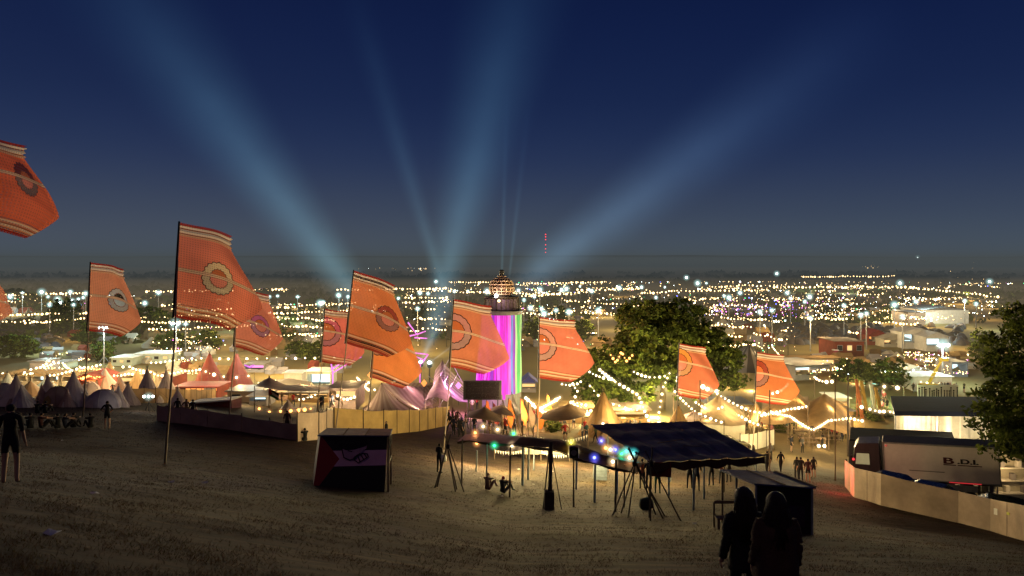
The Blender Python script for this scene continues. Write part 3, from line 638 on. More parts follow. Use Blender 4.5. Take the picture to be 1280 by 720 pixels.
# lorry: local x runs from tail to nose, y to its far side
bt0=P(1107,549,55.5); bt1=P(1254,556,52.0)
dirv=Vector((bt0.x-bt1.x,bt0.y-bt1.y,0)); Lb=dirv.length; rz=math.atan2(dirv.y,dirv.x)
gz=G(bt1.x,bt1.y); gz0=G(bt0.x,bt0.y)
lor=thing('box_lorry','white box lorry with B.D.I. lettering parked behind the hoarding','lorry',(bt1.x,bt1.y,(gz+gz0)/2),rz)
topz=(bt0.z+bt1.z)/2-lor.location.z; hb=2.72; bb=topz-hb; wd=-2.45        # local -y is away from the camera when the nose is to the left
lor.rotation_euler=(0,math.atan2(bt1.z-bt0.z,Lb),rz)
wl=mat('lorry_white_paint',(.62,.53,.52),.45,.15,.5,bump=.04); wl2=mat('lorry_cab_paint',(.055,.04,.05),.35,.15,.5,bump=.03)
MB().box((Lb/2,wd/2,bb+hb/2),(Lb,2.45,hb)).build('box_body',wl,lor,bevel=.04)
MB().box((Lb/2,wd/2,bb+hb+.012),(Lb-.1,2.35,.03)).build('roof_panel',M['darkwall'],lor)
for zz_ in (bb+.05,bb+hb-.05): MB().box((Lb/2,.012,zz_),(Lb-.02,.05,.1)).build('edge_rail',M['steel'],lor)
for xx in (.04,Lb-.04): MB().box((xx,.012,bb+hb/2),(.09,.06,hb-.1)).build('corner_post',M['steel'],lor)
MB().box((Lb/2+1,wd/2,bb-.16),(Lb+2.2,.9,.22)).build('chassis',M['darksteel'],lor)
MB().box((Lb*.33,.03,bb-.35),(2.0,.05,.45)).build('side_guard',M['steel'],lor)
# cab
cx0=Lb+.22; cl=1.95
mb=MB(); pf=[(0,bb-.2),(cl-.05,bb-.2),(cl,bb+.5),(cl-.06,bb+1.05),(cl-.22,bb+2.2),(cl-.45,bb+2.52),(0,bb+2.62)]
vs=[(cx0+x_,0,z_) for x_,z_ in pf]+[(cx0+x_,wd,z_) for x_,z_ in pf]; k=len(pf)
mb.add(vs,[tuple(range(k-1,-1,-1)),tuple(range(k,2*k))]+[(i,(i+1)%k,k+(i+1)%k,k+i) for i in range(k)]); mb.build('cab',wl2,lor,bevel=.05)
dr=MB(); dr.slab([(cx0+.62,.012,bb-.05),(cx0+.62,.012,bb+1.95),(cx0+cl-.26,.012,bb+1.95),(cx0+cl-.13,.012,bb+.95),(cx0+cl-.2,.012,bb-.05)],-.014); door=dr.build('door',wl2,lor)
g=MB(); g.slab([(cx0+.72,.034,bb+.95),(cx0+.72,.034,bb+1.78),(cx0+cl-.36,.034,bb+1.78),(cx0+cl-.24,.034,bb+.95)],-.012); g.build('window',mat('lit_cab_window',(.25,.25,.16),.2,.3,2,emis=(1,.85,.45),es=.22),door)
MB().box((cx0+.75,.05,bb+.8),(.2,.03,.05)).build('handle',M['darkplastic'],door)
g=MB(); g.slab([(cx0+cl-.04,-.2,bb+1.12),(cx0+cl-.04,wd+.2,bb+1.12),(cx0+cl-.19,wd+.2,bb+2.12),(cx0+cl-.19,-.2,bb+2.12)],-.02); g.build('windscreen',M['glass'],lor)
MB().box((cx0+cl-.02,.22,bb+1.4),(.12,.22,.5)).bar((cx0+cl-.2,.0,bb+1.6),(cx0+cl-.02,.2,bb+1.6),.02).build('mirror',M['darkplastic'],lor)
MB().box((cx0+cl+.02,wd/2,bb-.05),(.12,2.3,.35)).build('bumper',M['darkplastic'],lor,bevel=.03)
for yy in (-.35,wd+.35): MB().box((cx0+cl+.05,yy,bb+.22),(.08,.38,.22)).build('headlight',M['white'],lor,bevel=.03)
for xx in (.9,1.95,cx0+.55):
    for yy in (-.14,wd+.14):
        w=MB().lathe([(.2,-.14),(.47,-.14),(.5,-.1),(.5,.1),(.47,.14),(.2,.14)],20).build('wheel',M['tyre'],lor); w.location=(xx,yy,.48); w.rotation_euler=(PI/2,0,0)
        r_=MB().lathe([(.04,-.05),(.2,-.12),(.22,-.13),(.22,.13),(.2,.12),(.04,.05)],14).build('rim',M['steel'],w)
lt=mat('maroon_lettering',(.055,.008,.012),.6,.2,4,bump=0)
lb_=obj('lettering',text_mesh('B',.62,.004,lt),lor); lb_.location=(3.55,.032,bb+1.38); lb_.rotation_euler=(PI/2,0,PI); lb_.scale=(2.1,1.0,1)
lb_=obj('lettering',text_mesh('.D.I.',.46,.004,mat('dark_lettering',(.02,.012,.015),.6,.2,4,bump=0)),lor); lb_.location=(2.62,.032,bb+1.42); lb_.rotation_euler=(PI/2,0,PI); lb_.scale=(1.75,1.0,1)
for (xx,ww_) in ((3.5,.8),(2.6,1.5)): MB().box((xx-ww_/2,.032,bb+1.29),(ww_,.006,.07)).build('lettering_line',lt,lor)
MB().box((4.6,.032,bb+.72),(2.3,.006,.07)).build('scuff_stripe',mat('grey_scuff',(.22,.18,.18),.7,.3,2),lor)
MB().box((2.2,.06,bb+.03),(2.0,.02,.06)).build('reflector_strip',mat('red_reflector',(.5,.02,.02),.3,.2,3,emis=(1,.05,.06),es=.5),lor)  # the strip's reflected red glow is put in as emission
MB().box((Lb-.25,.036,bb+hb-.25),(.14,.02,.14)).build('marker_light',mat('red_marker',(.5,.05,.04),.3,.2,3,emis=(1,.2,.15),es=.35),lor)

def car(px, d, rz, col, label, zoff=0.0):
    f=at(px,d); t=thing('parked_car',label,'car',f,rz); paint=mat(label,col,.3,.15,.6,metallic=.3,bump=.02)
    pf=[(-2.1,.35),(2.05,.35),(2.1,.62),(1.95,.82),(1.05,.95),(.35,1.42),(-1.1,1.45),(-1.75,1.05),(-2.1,.98)]
    k=len(pf); mb=MB(); vs=[(x_,-.85+(.16 if z_>1.2 else 0),z_) for x_,z_ in pf]+[(x_,.85-(.16 if z_>1.2 else 0),z_) for x_,z_ in pf]
    mb.add(vs,[tuple(range(k-1,-1,-1)),tuple(range(k,2*k))]+[(i,(i+1)%k,k+(i+1)%k,k+i) for i in range(k)]); b=mb.build('body',paint,t,bevel=.06)
    for s in (-1,1):
        mb=MB(); mb.slab([(-1.5,s*.82,1.0),(.9,s*.83,.98),(.3,s*.715,1.36),(-1.05,s*.715,1.38)],.02*s); mb.build('side_window',M['glass'],t)
    mb=MB(); mb.slab([(1.05,-.72,1.0),(1.05,.72,1.0),(.42,.62,1.40),(.42,-.62,1.40)],-.02); mb.build('windscreen',M['glass'],t)
    for x_ in (-1.35,1.3):
        for s in (-1,1):
            w=MB().lathe([(.1,-.1),(.3,-.1),(.33,-.06),(.33,.06),(.3,.1),(.1,.1)],16).build('wheel',M['tyre'],t); w.location=(x_,s*.82,.33); w.rotation_euler=(PI/2,0,0); MB().lathe([(.02,-.11),(.19,-.11),(.19,.11),(.02,.11)],12).build('rim',M['steel'],w)
    for s in (-1,1): MB().box((2.05,s*.6,.7),(.1,.35,.14)).build('headlight',M['white'],t); MB().box((-2.08,s*.62,.85),(.08,.28,.16)).build('tail_light',M['red'],t)
    return t
car(1122,48.5,-.75,(.02,.02,.025),'black car behind the hoarding below the lorry cab')
car(1172,43.0,-.75,(.018,.022,.04),'dark blue car behind the hoarding below the lorry box')
car(1265,39.0,-.6,(.02,.02,.02),'dark car by the right edge behind the hoarding')
t=thing('tail_lamp_post','short post with a red lamp at the left corner of the hoarding','lamp',foot(1072,612)); t.location.y+=.6; t.location.z=G(t.location.x,t.location.y)
MB().bar((0,0,-.1),(0,0,1.95),.04,.04,7).build('post',M['darksteel'],t); obj('bulb',BM['bulbred'],t,(0,0,2.0),.06); halo(t,(0,0,2.0),.2,'bulbred',.5)
lamp((20.2,45.3,G(20.2,45.3)+.9),80,(1,.02,.04),.05); lamp((22.2,50.6,G(22.2,50.6)+1.2),60,(1,.03,.05),.05)

# dark roofs behind the lorry
def shed(label, c4, d0, d1, hroof, wallm, roofm, name='shed'):
    pass
t=thing('flat_roof_container','dark container with flat roof just behind the white lorry','container',at(1128,63)); K0=Vector(t.location)
q=[P(1062,549,61)-K0,P(1196,557,57)-K0,P(1190,540,64)-K0,P(1063,534,67)-K0]
mb=MB(); mb.slab(q,.12); mb.build('roof',M['darkroof'],t)
mb=MB(); mb.slab([Vector((q[0].x,q[0].y+.2,G(q[0].x+K0.x,q[0].y+K0.y)-K0.z-.2)),Vector((q[1].x-.1,q[1].y+.2,G(q[1].x+K0.x,q[1].y+K0.y)-K0.z-.2)),q[1]+Vector((-.1,.2,-.13)),q[0]+Vector((.05,.2,-.13))],.1); mb.build('wall',M['darkwall'],t)
mb=MB(); mb.slab([q[1]+Vector((-.1,.3,-.13)),Vector((q[1].x-.1,q[1].y+.3,G(q[1].x+K0.x,q[1].y+K0.y)-K0.z-.2)),Vector((q[2].x-.1,q[2].y,G(q[2].x+K0.x,q[2].y+K0.y)-K0.z-.2)),q[2]+Vector((-.1,0,-.13))],.1); mb.build('end_wall',M['greybox'],t)
t=thing('covered_stage','open stage with a flat dark roof and hanging white curtains','stage',at(1168,76)); K0=Vector(t.location)
q=[P(1118,514,72)-K0,P(1248,515,70)-K0,P(1230,496,82)-K0,P(1113,495,84)-K0]
mb=MB(); mb.slab(q,.45); mb.build('roof',M['darkroof'],t)
def curtain(px0,px1,d0,d1,ytop,amp,waves,nm,mt):
    mb=MB()
    def fn(i,j):
        px=px0+(px1-px0)*i; d=d0+(d1-d0)*i; tp=P(px,ytop,d); gz=G(tp.x,tp.y); return Vector((tp.x,tp.y+amp*math.sin(i*waves)*(.4+.6*(1-j))+.05*math.sin(i*50),gz+(tp.z-gz)*j))-K0
    mb.grid(fn,90,6); mb.build(nm,mt,t,True)
curtain(1172,1246,73,71.5,516,.28,34,'curtain',M['whitecloth']); curtain(1118,1129,73.5,73,515,.2,12,'curtain',M['whitecloth'])
curtain(1126,1176,77,77,515,.06,20,'back_cloth',M['greycanvas'])
for px in (1119,1172,1244):
    f=at(px,73.2); MB().bar(f-K0,P(px,516,73.2)-K0,.09,.09,8).build('post',M['steel'],t)
mb=MB(); f=P(1150,560,75)-K0; mb.box((f.x,f.y,.3),(8,5,.9)); mb.build('deck',M['darkwood'],t)
t=thing('white_booth','white booth with shelves of boxes under the tree at the right edge','booth',at(1270,53)); 
MB().box((0,.9,1.6),(2.6,.06,3.2)).build('back_wall',M['whitecloth'],t); MB().box((0,.1,3.15),(2.8,1.9,.1)).build('roof',M['roofgrey'],t)
for zz_ in (.9,1.5,2.1): MB().box((0,.6,zz_),(2.4,.5,.05)).build('shelf',M['white'],t)
for k in range(9): MB().box((-1+.27*k,.55,[1.08,1.68,2.28][k%3]),(.2,.3,.3)).build('box',M['white'] if k%2 else M['greybox'],t)
for xx in (-1.2,1.2): MB().bar((xx,-.7,-.2),(xx,-.7,3.1),.04,.04).build('post',M['steel'],t)
t.scale=(1.5,1,1.55)

# ------------------------------------------------------------------ ribbon tower
T0=at(627,92); t=thing('ribbon_tower','tall round tower of glowing magenta and green ribbons under an openwork dome','tower',T0)
def zt(py): return P(627,py,92).z-T0.z
def xt(px): return (px-627)*92/F
zb=zt(489); zc=zt(389); zbal=zt(373); R=xt(651)
MB().lathe([(R*1.02,-.4),(R*1.02,zb),(R*.6,zb)],24).build('base',M['greybox'],t)
for k in range(9):
    a=2*PI*k/9; MB().bar((R*.98*math.cos(a),R*.98*math.sin(a),-.3),(R*.98*math.cos(a),R*.98*math.sin(a),zc),.09,.08,8).build('column',M['steel'],t)
MB().lathe([(R*.55,zb),(R*.55,zc)],20).build('core',M['darksteel'],t)
def ribmat(name, col, s):  # LED light put into the colour: strips emit it, with brighter streaks
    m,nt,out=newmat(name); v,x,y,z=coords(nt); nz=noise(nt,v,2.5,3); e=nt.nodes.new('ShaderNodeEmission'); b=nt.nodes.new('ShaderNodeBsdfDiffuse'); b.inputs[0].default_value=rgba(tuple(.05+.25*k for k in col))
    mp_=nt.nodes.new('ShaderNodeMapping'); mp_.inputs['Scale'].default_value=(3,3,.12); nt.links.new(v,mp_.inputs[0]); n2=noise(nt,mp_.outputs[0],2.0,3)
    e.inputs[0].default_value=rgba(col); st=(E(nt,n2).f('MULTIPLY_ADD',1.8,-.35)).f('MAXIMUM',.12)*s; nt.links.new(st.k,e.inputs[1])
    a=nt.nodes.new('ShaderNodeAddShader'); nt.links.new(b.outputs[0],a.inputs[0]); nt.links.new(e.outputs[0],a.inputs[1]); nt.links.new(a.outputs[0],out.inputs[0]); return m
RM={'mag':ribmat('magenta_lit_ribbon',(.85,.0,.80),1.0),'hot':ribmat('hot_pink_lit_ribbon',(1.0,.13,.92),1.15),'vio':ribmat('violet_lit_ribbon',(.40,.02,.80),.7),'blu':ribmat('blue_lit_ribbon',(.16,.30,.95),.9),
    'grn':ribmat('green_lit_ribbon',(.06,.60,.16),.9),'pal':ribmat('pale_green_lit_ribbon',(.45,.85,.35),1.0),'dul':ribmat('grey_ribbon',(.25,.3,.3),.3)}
nR=46
for k in range(nR):
    a=2*PI*(k+.5)/nR; sx_=math.cos(a); w=R*2*PI/nR*.5*1.1
    fr_=sx_   # -1 left .. 1 right
    key='mag' if fr_<.46 else 'blu' if fr_<.58 else 'vio' if fr_<.68 else 'grn' if fr_<.93 else 'pal'
    if fr_<.46 and k%4==1: key='hot'
    if fr_<.46 and k%7==3: key='vio'
    if .68<fr_<.74: key='pal'
    if math.sin(a)>0 and fr_>.7: key='dul'
    ta=Vector((-math.sin(a),math.cos(a),0)); flare=max(0,-fr_-.1)*1.15
    def fn(i,j,a=a,ta=ta,flare=flare): 
        o=Vector((math.cos(a),math.sin(a),0))*(R*1.03+.05*math.sin(j*9+a*5)); return o+ta*(i-.5)*2*w+Vector((-flare*(1-j)**1.3,0,zb-.6*(1 if fr_<.2 else 0)+(zc-zb+.6*(1 if fr_<.2 else 0))*j))
    mb=MB(); mb.grid(fn,2,16); mb.build('ribbon',RM[key],t)
MB().lathe([(R*1.07,zc-.35),(R*1.09,zc),(R*1.09,zc+.12),(R*.9,zc+.12)],28).build('cornice',mat('cornice_dark_paint',(.10,.10,.10),.5,.2,1),t)  # plain dark grey paint on the cornice
MB().lathe([(R*.80,zc+.1),(R*.84,zc+.25),(R*.80,zbal-.1),(R*.86,zbal)],24).build('gallery',mat('purple_gallery_paint',(.09,.06,.11),.6,.4,1),t)
for k in range(24):
    a=2*PI*k/24; MB().bar((R*.88*math.cos(a),R*.88*math.sin(a),zc+.1),(R*.88*math.cos(a),R*.88*math.sin(a),zbal+.15),.05,.05,5).build('baluster',M['darkwood'],t)
MB().lathe([(R*.89,zbal+.1),(R*.91,zbal+.2),(R*.87,zbal+.2)],24).build('rail',M['darkwood'],t)
MB().lathe([(R*.52,zbal),(R*.52,zt(366))],16).build('drum',M['darkwood'],t)
rd=xt(642.5); z0,z1=zt(368),zt(345)
prof=[(rd*.80,0),(rd*.95,.14),(rd*1.0,.34),(rd*.96,.55),(rd*.80,.74),(rd*.50,.87),(rd*.26,.94),(rd*.18,1.0)]
cop=mat('pinkish_copper_lattice',(.72,.52,.38),.5,.3,1.5,metallic=.1)
MB().lathe([(r_*.93,z0+(z1-z0)*q) for r_,q in prof],24).build('dome_lining',mat('dome_mesh_lining',(.14,.08,.06),.8,.5,2),t,True)
mb=MB()
for k in range(16):
    a=2*PI*k/16; mb.tube([(r_*math.cos(a),r_*math.sin(a),z0+(z1-z0)*q) for r_,q in prof],.055,5)
for r_,q in ((rd*.84,.03),(rd*.98,.2),(rd*1.0,.38),(rd*.96,.56),(rd*.80,.74),(rd*.52,.87)):
    mb.tube([(r_*math.cos(2*PI*k/24),r_*math.sin(2*PI*k/24),z0+(z1-z0)*q) for k in range(25)],.06,5)
mb.build('dome_lattice',cop,t,True)
MB().lathe([(.16,z1-.05),(.34,z1+.35),(.34,zt(338.5)),(.15,zt(337))],10).build('finial',M['darksteel'],t)
MB().lathe([(.5,z1-.12),(.55,z1),(.3,z1+.1)],10).build('finial_base',cop,t)
obj('bulb',BM['bulbwhite'],t,(xt(620.5),-R*.7,zt(369)),.22); obj('bulb',BM['bulbfar'],t,(xt(624),-R*.8,zt(375)),.16)
for zz_ in (zb-.6,zb+3,zb+7):
    for sx_ in (-1,0):
        lamp(T0+Vector((sx_*R*1.5-.5,-R*2.2,zz_)),26,MAG,.4)
lamp(T0+Vector((R*1.6,-R*1.6,zb+2)),14,(.3,1,.5),.3); lamp(T0+Vector((0,-R*1.3,zbal+.6)),120,(1,.75,.55),.3)

# screen in front of the tower
t=thing('video_screen','blank dark video screen on a frame in front of the ribbon tower','screen',at(603,80)); Z0=Vector(t.location)
q=[P(579,500,80)-Z0,P(627,500,80)-Z0,P(627,476,80)-Z0,P(579,476,80)-Z0]
mb=MB(); mb.slab(q[::-1],-.35); mb.build('cabinet',M['darkplastic'],t,bevel=.03)
sm=mat('screen_face',(.012,.008,.014),.25,.2,1)
cx_=(q[0]+q[1])/2
for k in range(3):
    z0=q[0].z+.12+(q[3].z-q[0].z-.24)*k/3; z1=q[0].z+.12+(q[3].z-q[0].z-.24)*(k+1)/3-.02
    for s in (0,1):
        xa=q[0].x+.25+(q[1].x-q[0].x-.5)*s/2; xb=q[0].x+.25+(q[1].x-q[0].x-.5)*(s+1)/2-.02
        mb=MB(); mb.box(((xa+xb)/2,-.02,(z0+z1)/2),(xb-xa,.03,z1-z0)); mb.build('screen_panel',sm,t)
for px in (585,622): MB().bar((P(px,500,80)-Z0).xy.to_3d()+Vector((0,.2,-.3)),P(px,499,80)-Z0+Vector((0,.2,0)),.08,.08,8).build('post',M['darksteel'],t)

# ------------------------------------------------------------------ tents
def place(px, py, d=None):
    return at(px,d) if d else foot(px,py)
def tipi_proto(name, m, md, door=True, n=14, poles=True):
    t=thing(name,'','tent',(0,0,-100))
    def wob(a,z): return 1-.035*math.sin(a*n/2)**2
    MB().lathe([(1.0,-.06),(1.0,.0),(.76,.30),(.50,.62),(.24,.97),(.055,1.28)],n*2,wob=wob).build('canvas',m,t)
    if poles:
        mb=MB()
        for k in range(5): a=k*1.256; mb.bar((.05*math.cos(a),.05*math.sin(a),1.2),(-.09*math.cos(a),-.09*math.sin(a),1.42),.012,.008,4)
        mb.build('pole_tips',M['darkwood'],t)
    mb=MB()
    for k in range(7): a=k*.9+.3; mb.bar((.62*math.cos(a),.62*math.sin(a),.47),(1.45*math.cos(a),1.45*math.sin(a),-.03),.006,.006,3)
    mb.build('guy_ropes',M['wood'],t)
    if door:
        mb=MB(); mb.slab([(-.20,-1.012,.0),(.20,-1.012,.0),(.06,-.70,.42),(-.06,-.70,.42)],-.012); mb.build('door_flap',md,t)
    return t
PR={}
PR['tan']=tipi_proto('tipi',M['tan'],M['canvas']); PR['grey']=tipi_proto('tipi',M['greycanvas'],M['brownnylon']); PR['cream']=tipi_proto('tipi',M['canvas'],M['tan']); PR['blue']=tipi_proto('tipi',M['bluenylon'],M['greycanvas']); PR['pink']=tipi_proto('tipi',M['pinknylon'],M['greycanvas'])
PR['red']=tipi_proto('tent',M['redcanvas'],M['red'],n=8); PR['brown']=tipi_proto('tipi',M['brownnylon'],M['tan'])
def dome_proto(m, m2):
    t=thing('dome_tent','','tent',(0,0,-100))
    MB().lathe([(1.0,-.04),(1.0,.02),(.93,.28),(.74,.56),(.45,.76),(.15,.84),(.02,.85)],16,wob=lambda a,z:1-.07*math.sin(a*3)**2).build('fly',m,t,True)
    mb=MB()
    for k in range(3):
        a=k*PI/3; mb.tube([(r_*math.cos(a)*s,r_*math.sin(a)*s,z_+.012) for s,seq in ((1,[(1.0,.02),(.93,.28),(.74,.56),(.45,.76),(.15,.84)]),(-1,[(.15,.84),(.45,.76),(.74,.56),(.93,.28),(1.0,.02)])) for r_,z_ in seq],.012,4)
    mb.build('poles',m2,t); mb=MB(); mb.slab([(-.3,-1.0,.0),(.3,-1.0,.0),(.22,-.86,.42),(0,-.78,.56),(-.22,-.86,.42)],-.01); mb.build('door_flap',m2,t); return t
PR['dbrown']=dome_proto(M['brownnylon'],M['tan']); PR['dblue']=dome_proto(M['bluenylon'],M['greycanvas']); PR['dpink']=dome_proto(M['greycanvas'],M['pinknylon'])
used=set()
def tent(kind, px, py, wpx, hpx, label, d=None, rz=None, group='tents of the camp below the slope'):
    f=place(px,py,d); d=f.y; s=wpx*d/F/2; h=hpx*d/F/(1.42 if kind[0]!='d' else .85); rz=rnd.uniform(-.4,.4) if rz is None else rz
    if kind not in used:
        t=PR[kind]; used.add(kind); t.location=f; t.rotation_euler=(0,0,rz); t.scale=(s,s,h); t['label']=label; t['group']=group
    else: t=copy_tree(PR[kind],f,rz,(s,s,h),label,group)
    return t
for a in [('grey',20,508,46,42,'pale grey tipi at the far left end of the camp, partly cut by the edge'),('dblue',5,503,30,24,'low blue-grey tent at the left edge'),('blue',26,509,26,28,'small blue tipi with upright door, leftmost in front row'),
          ('pink',52,508,22,30,'dusty pink little tipi beside the pole of the left flag'),('dbrown',72,508,40,25,'rounded brown dome tent between pink and grey tipis'),('cream',38,496,44,22,'lit cream tent behind the leftmost tipis'),
          ('grey',92,508,44,48,'tall grey tipi in front of the orange-lit stall'),('blue',106,505,16,26,'slim blue tipi tucked behind the left flag pole'),('dblue',128,509,46,22,'wide low dark blue dome tent behind the standing woman'),
          ('brown',131,492,44,34,'dark brown tipi behind the dark blue dome'),('tan',137,484,36,34,'orange-lit tan tipi beside the red stall'),('grey',160,506,30,30,'short grey tipi in the gap right of the dark dome'),
          ('grey',184,503,38,46,'tall pale grey tipi, left of the near flag pole'),('grey',208,500,34,42,'tall pale grey tipi, right of the first of the twin pair'),('cream',58,490,40,20,'pale cream tent lit from inside behind the dome'),
          ('pink',75,478,20,20,'little pinkish tent under the string lights at left'),('brown',150,494,26,26,'brown tent behind the twin grey tipis'),('dpink',112,497,30,20,'greyish dome tent behind the front row'),('grey',60,500,28,34,'narrow pale tipi peeking over the rounded brown dome'),('pink',84,509,20,26,'short pink tipi in front of the tall grey tipi'),('grey',148,509,26,30,'squat grey tipi right of the dark blue dome'),('cream',118,488,36,30,'cream tipi glowing under the orange-lit stall'),('tan',172,490,34,30,'tan tipi behind the twin grey tipis'),('cream',196,488,30,24,'small cream tipi behind the twin grey tipis'),('cream',10,490,34,26,'cream tent at the left edge lit from behind'),('grey',222,508,26,24,'low grey tipi at the right end of the front row')]: tent(*a)
tent('red',262,484,44,46,'red peaked big top tent, left of two',rz=.2); tent('red',296,482,40,44,'red peaked big top tent, right of two',rz=.5)
tent('tan',754,536,66,60,'large tan tipi lit from inside in front of the oak',d=74,rz=0); tent('tan',848,536,50,44,'smaller tan tipi right of the oak trunk',d=76,rz=.3)
tent('cream',886,532,46,34,'cream tent below the red-banded flag',d=82); tent('cream',915,526,36,34,'pointed cream tent behind the cream pavilion',d=88); tent('tan',945,522,46,26,'low tan tent under the rightmost flag',d=92)
tent('dpink',868,540,52,30,'arched pale dome tent right of the tan tipi',d=78)
tent('pink',222,500,22,20,'small pink tent right of the twin grey tipis'); tent('blue',360,515,24,16,'small blue-grey awning tent by the warm bulbs',d=70)
tent('grey',655,556,50,24,'low grey tent peak behind the long awning',d=58,rz=.2)
tent('tan',678,530,26,26,'small tan tent left of the big tan tipi',d=76)
# stretch tents and marquees as membranes over poles
def membrane(name, label, cat, corners, peaks, hb, mt, nu=44, nv=30, sag=.5, walls=None, group=None, spread=.28):
    c=[Vector(foot(*q)) if len(q)==2 else at(q[0],q[2]) for q in corners]; o=sum(c,Vector())/4; o.z=G(o.x,o.y)
    t=thing(name,label,cat,o,0,group); hb=hb if isinstance(hb,(list,tuple)) else [hb]*4
    def fn(i,j):
        p=(c[0].lerp(c[1],i)).lerp(c[3].lerp(c[2],i),j)-o; h=(hb[0]*(1-i)+hb[1]*i)*(1-j)+(hb[3]*(1-i)+hb[2]*i)*j
        e=-sag*(math.sin(PI*i)*abs(2*j-1)**4+math.sin(PI*j)*abs(2*i-1)**4)
        pk=max([ph*max(0,1-math.hypot((i-u)*1.0,(j-v))/s)**1.35 for u,v,ph,s in peaks]+[0])
        return Vector((p.x,p.y,p.z+max(.1,h+e)+pk))
    mb=MB(); mb.grid(fn,nu,nv); mb.build('canopy',mt,t,True)
    for (i,j) in ((0,0),(1,0),(1,1),(0,1)):
        tp=fn(i,j); MB().bar((tp.x,tp.y,G(tp.x+o.x,tp.y+o.y)-o.z-.1),tp,.05,.04,6).build('pole',M['wood'],t)
    for u,v,ph,s in peaks:
        tp=fn(u,v); MB().bar((tp.x,tp.y,G(tp.x+o.x,tp.y+o.y)-o.z-.1),tp+Vector((0,0,.15)),.07,.05,6).build('king_pole',M['wood'],t)
    if walls:
        for e in walls[0]:
            mb=MB(); 
            def wf(i,j,e=e):
                u,v={'f':(i,.03),'b':(i,.97),'l':(.03,i),'r':(.97,i)}[e]; p=fn(u,v); g=G(p.x+o.x,p.y+o.y)-o.z; return Vector((p.x,p.y+.06*math.sin(i*40),g+(p.z-.05-g)*j))
            mb.grid(wf,40,4); mb.build('side_wall',walls[1],t,True)
    return t,fn,o
membrane('stretch_tent','low brown stretch tent strung with orange bulbs left of the marquee','tent',((318,528,64),(398,524,68),(415,512,86),(330,512,84)),[(.15,.4,.9,.35),(.6,.5,.3,.5)],2.3,M['stretch'],sag=.2)
def stripemat(name, c0, c1, per, uv=True, ang=None):
    m,nt,out=newmat(name)
    if uv:
        u=nt.nodes.new('ShaderNodeUVMap'); sp=nt.nodes.new('ShaderNodeSeparateXYZ'); nt.links.new(u.outputs[0],sp.inputs[0]); X=E(nt,sp.outputs[0])
    else: v,x,y,z=coords(nt); X=(y-ang[1]).f('ARCTAN2',x-ang[0])
    f=(X*per).f('FRACT'); nz=noise(nt,None,3.0,4)
    c=mixc(nt,f.within(.0,.5),c0,c1); c=mixc(nt,E(nt,nz)*.5,c,tuple(k*.5 for k in c0))
    d=nt.nodes.new('ShaderNodeBsdfDiffuse'); t=nt.nodes.new('ShaderNodeBsdfTranslucent'); nt.links.new(c,d.inputs[0]); nt.links.new(c,t.inputs[0]); ms=nt.nodes.new('ShaderNodeMixShader'); ms.inputs[0].default_value=.3
    nt.links.new(d.outputs[0],ms.inputs[1]); nt.links.new(t.outputs[0],ms.inputs[2]); nt.links.new(ms.outputs[0],out.inputs[0]); return m
def uvgrid(nm, fn, nu, nv, mt, par, ku=1.0):
    mb=MB(); mb.grid(fn,nu,nv); o=mb.build(nm,mt,par,True); ul=o.data.uv_layers.new(name='UVMap')
    for lp in o.data.loops: k=lp.vertex_index; ul.data[lp.index].uv=((k%(nu+1))/nu*ku,(k//(nu+1))/nv)
    return o
STR=stripemat('marquee_stripes',(.33,.25,.21),(.24,.165,.14),1.0)
t=thing('bell_end_marquee','long striped marquee with a peaked bell end behind the yellow cloth fence','marquee',at(490,84)); K0=Vector(t.location)
A=P(477,479,84)-K0; B=P(556,478,116)-K0; ev=[P(*q)-K0 for q in ((452,506,94),(447,515,84),(462,519,79),(490,521,78),(516,519,79),(534,517,83))]; eB=P(592,505,112)-K0
def bell(i,j):
    k=min(len(ev)-2,int(i*(len(ev)-1))); u=i*(len(ev)-1)-k; e=ev[k].lerp(ev[k+1],u); p=e.lerp(A,j); p.z-=(A.z-e.z)*.22*math.sin(PI*j)*(1+.15*math.cos(u*2*PI)); return p
uvgrid('bell_end',bell,60,16,STR,t,10)
def flank(i,j):
    e=ev[-1].lerp(eB,i); r=A.lerp(B,i); p=e.lerp(r,j); p.z-=.9*math.sin(PI*j)*(1-.3*math.cos(i*4*PI))+.5*math.sin(PI*i)*j; return p
uvgrid('striped_flank',flank,60,14,STR,t,14)
def fl2(i,j):
    e=ev[0].lerp(P(510,500,124)-K0,i); r=A.lerp(B,i); p=e.lerp(r,j); p.z-=.9*math.sin(PI*j); return p
uvgrid('far_flank',fl2,40,10,STR,t,14)
def wallf(i,j):
    k=min(len(ev)-2,int(i*(len(ev)-1))); u=i*(len(ev)-1)-k; e=ev[k].lerp(ev[k+1],u); g=G(e.x+K0.x,e.y+K0.y)-K0.z; return Vector((e.x,e.y+.05*math.sin(i*60)+.06,g+(e.z-.03-g)*j))
uvgrid('side_wall',wallf,50,4,M['canvas'],t); uvgrid('flank_wall',lambda i,j: (lambda e,g: Vector((e.x-.08,e.y,g+(e.z-.03-g)*j)))(ev[-1].lerp(eB,i),G(ev[-1].lerp(eB,i).x+K0.x,ev[-1].lerp(eB,i).y+K0.y)-K0.z),30,4,M['canvas'],t)
for k in (2,3):
    e0,e1=ev[k].lerp(ev[k+1],.12),ev[k].lerp(ev[k+1],.88); mb=MB(); pts=[]
    for q in range(9): u=q/8; p=e0.lerp(e1,u); pts.append(Vector((p.x,p.y-.07,p.z-.35+.28*math.sin(PI*u))))
    lo=[Vector((p.x,p.y,G(p.x+K0.x,p.y+K0.y)-K0.z+.1)) for p in (e1+Vector((0,-.07,0)),e0+Vector((0,-.07,0)))]
    mb.poly(pts+lo); mb.build('lit_doorway',M['doorglow'],t)
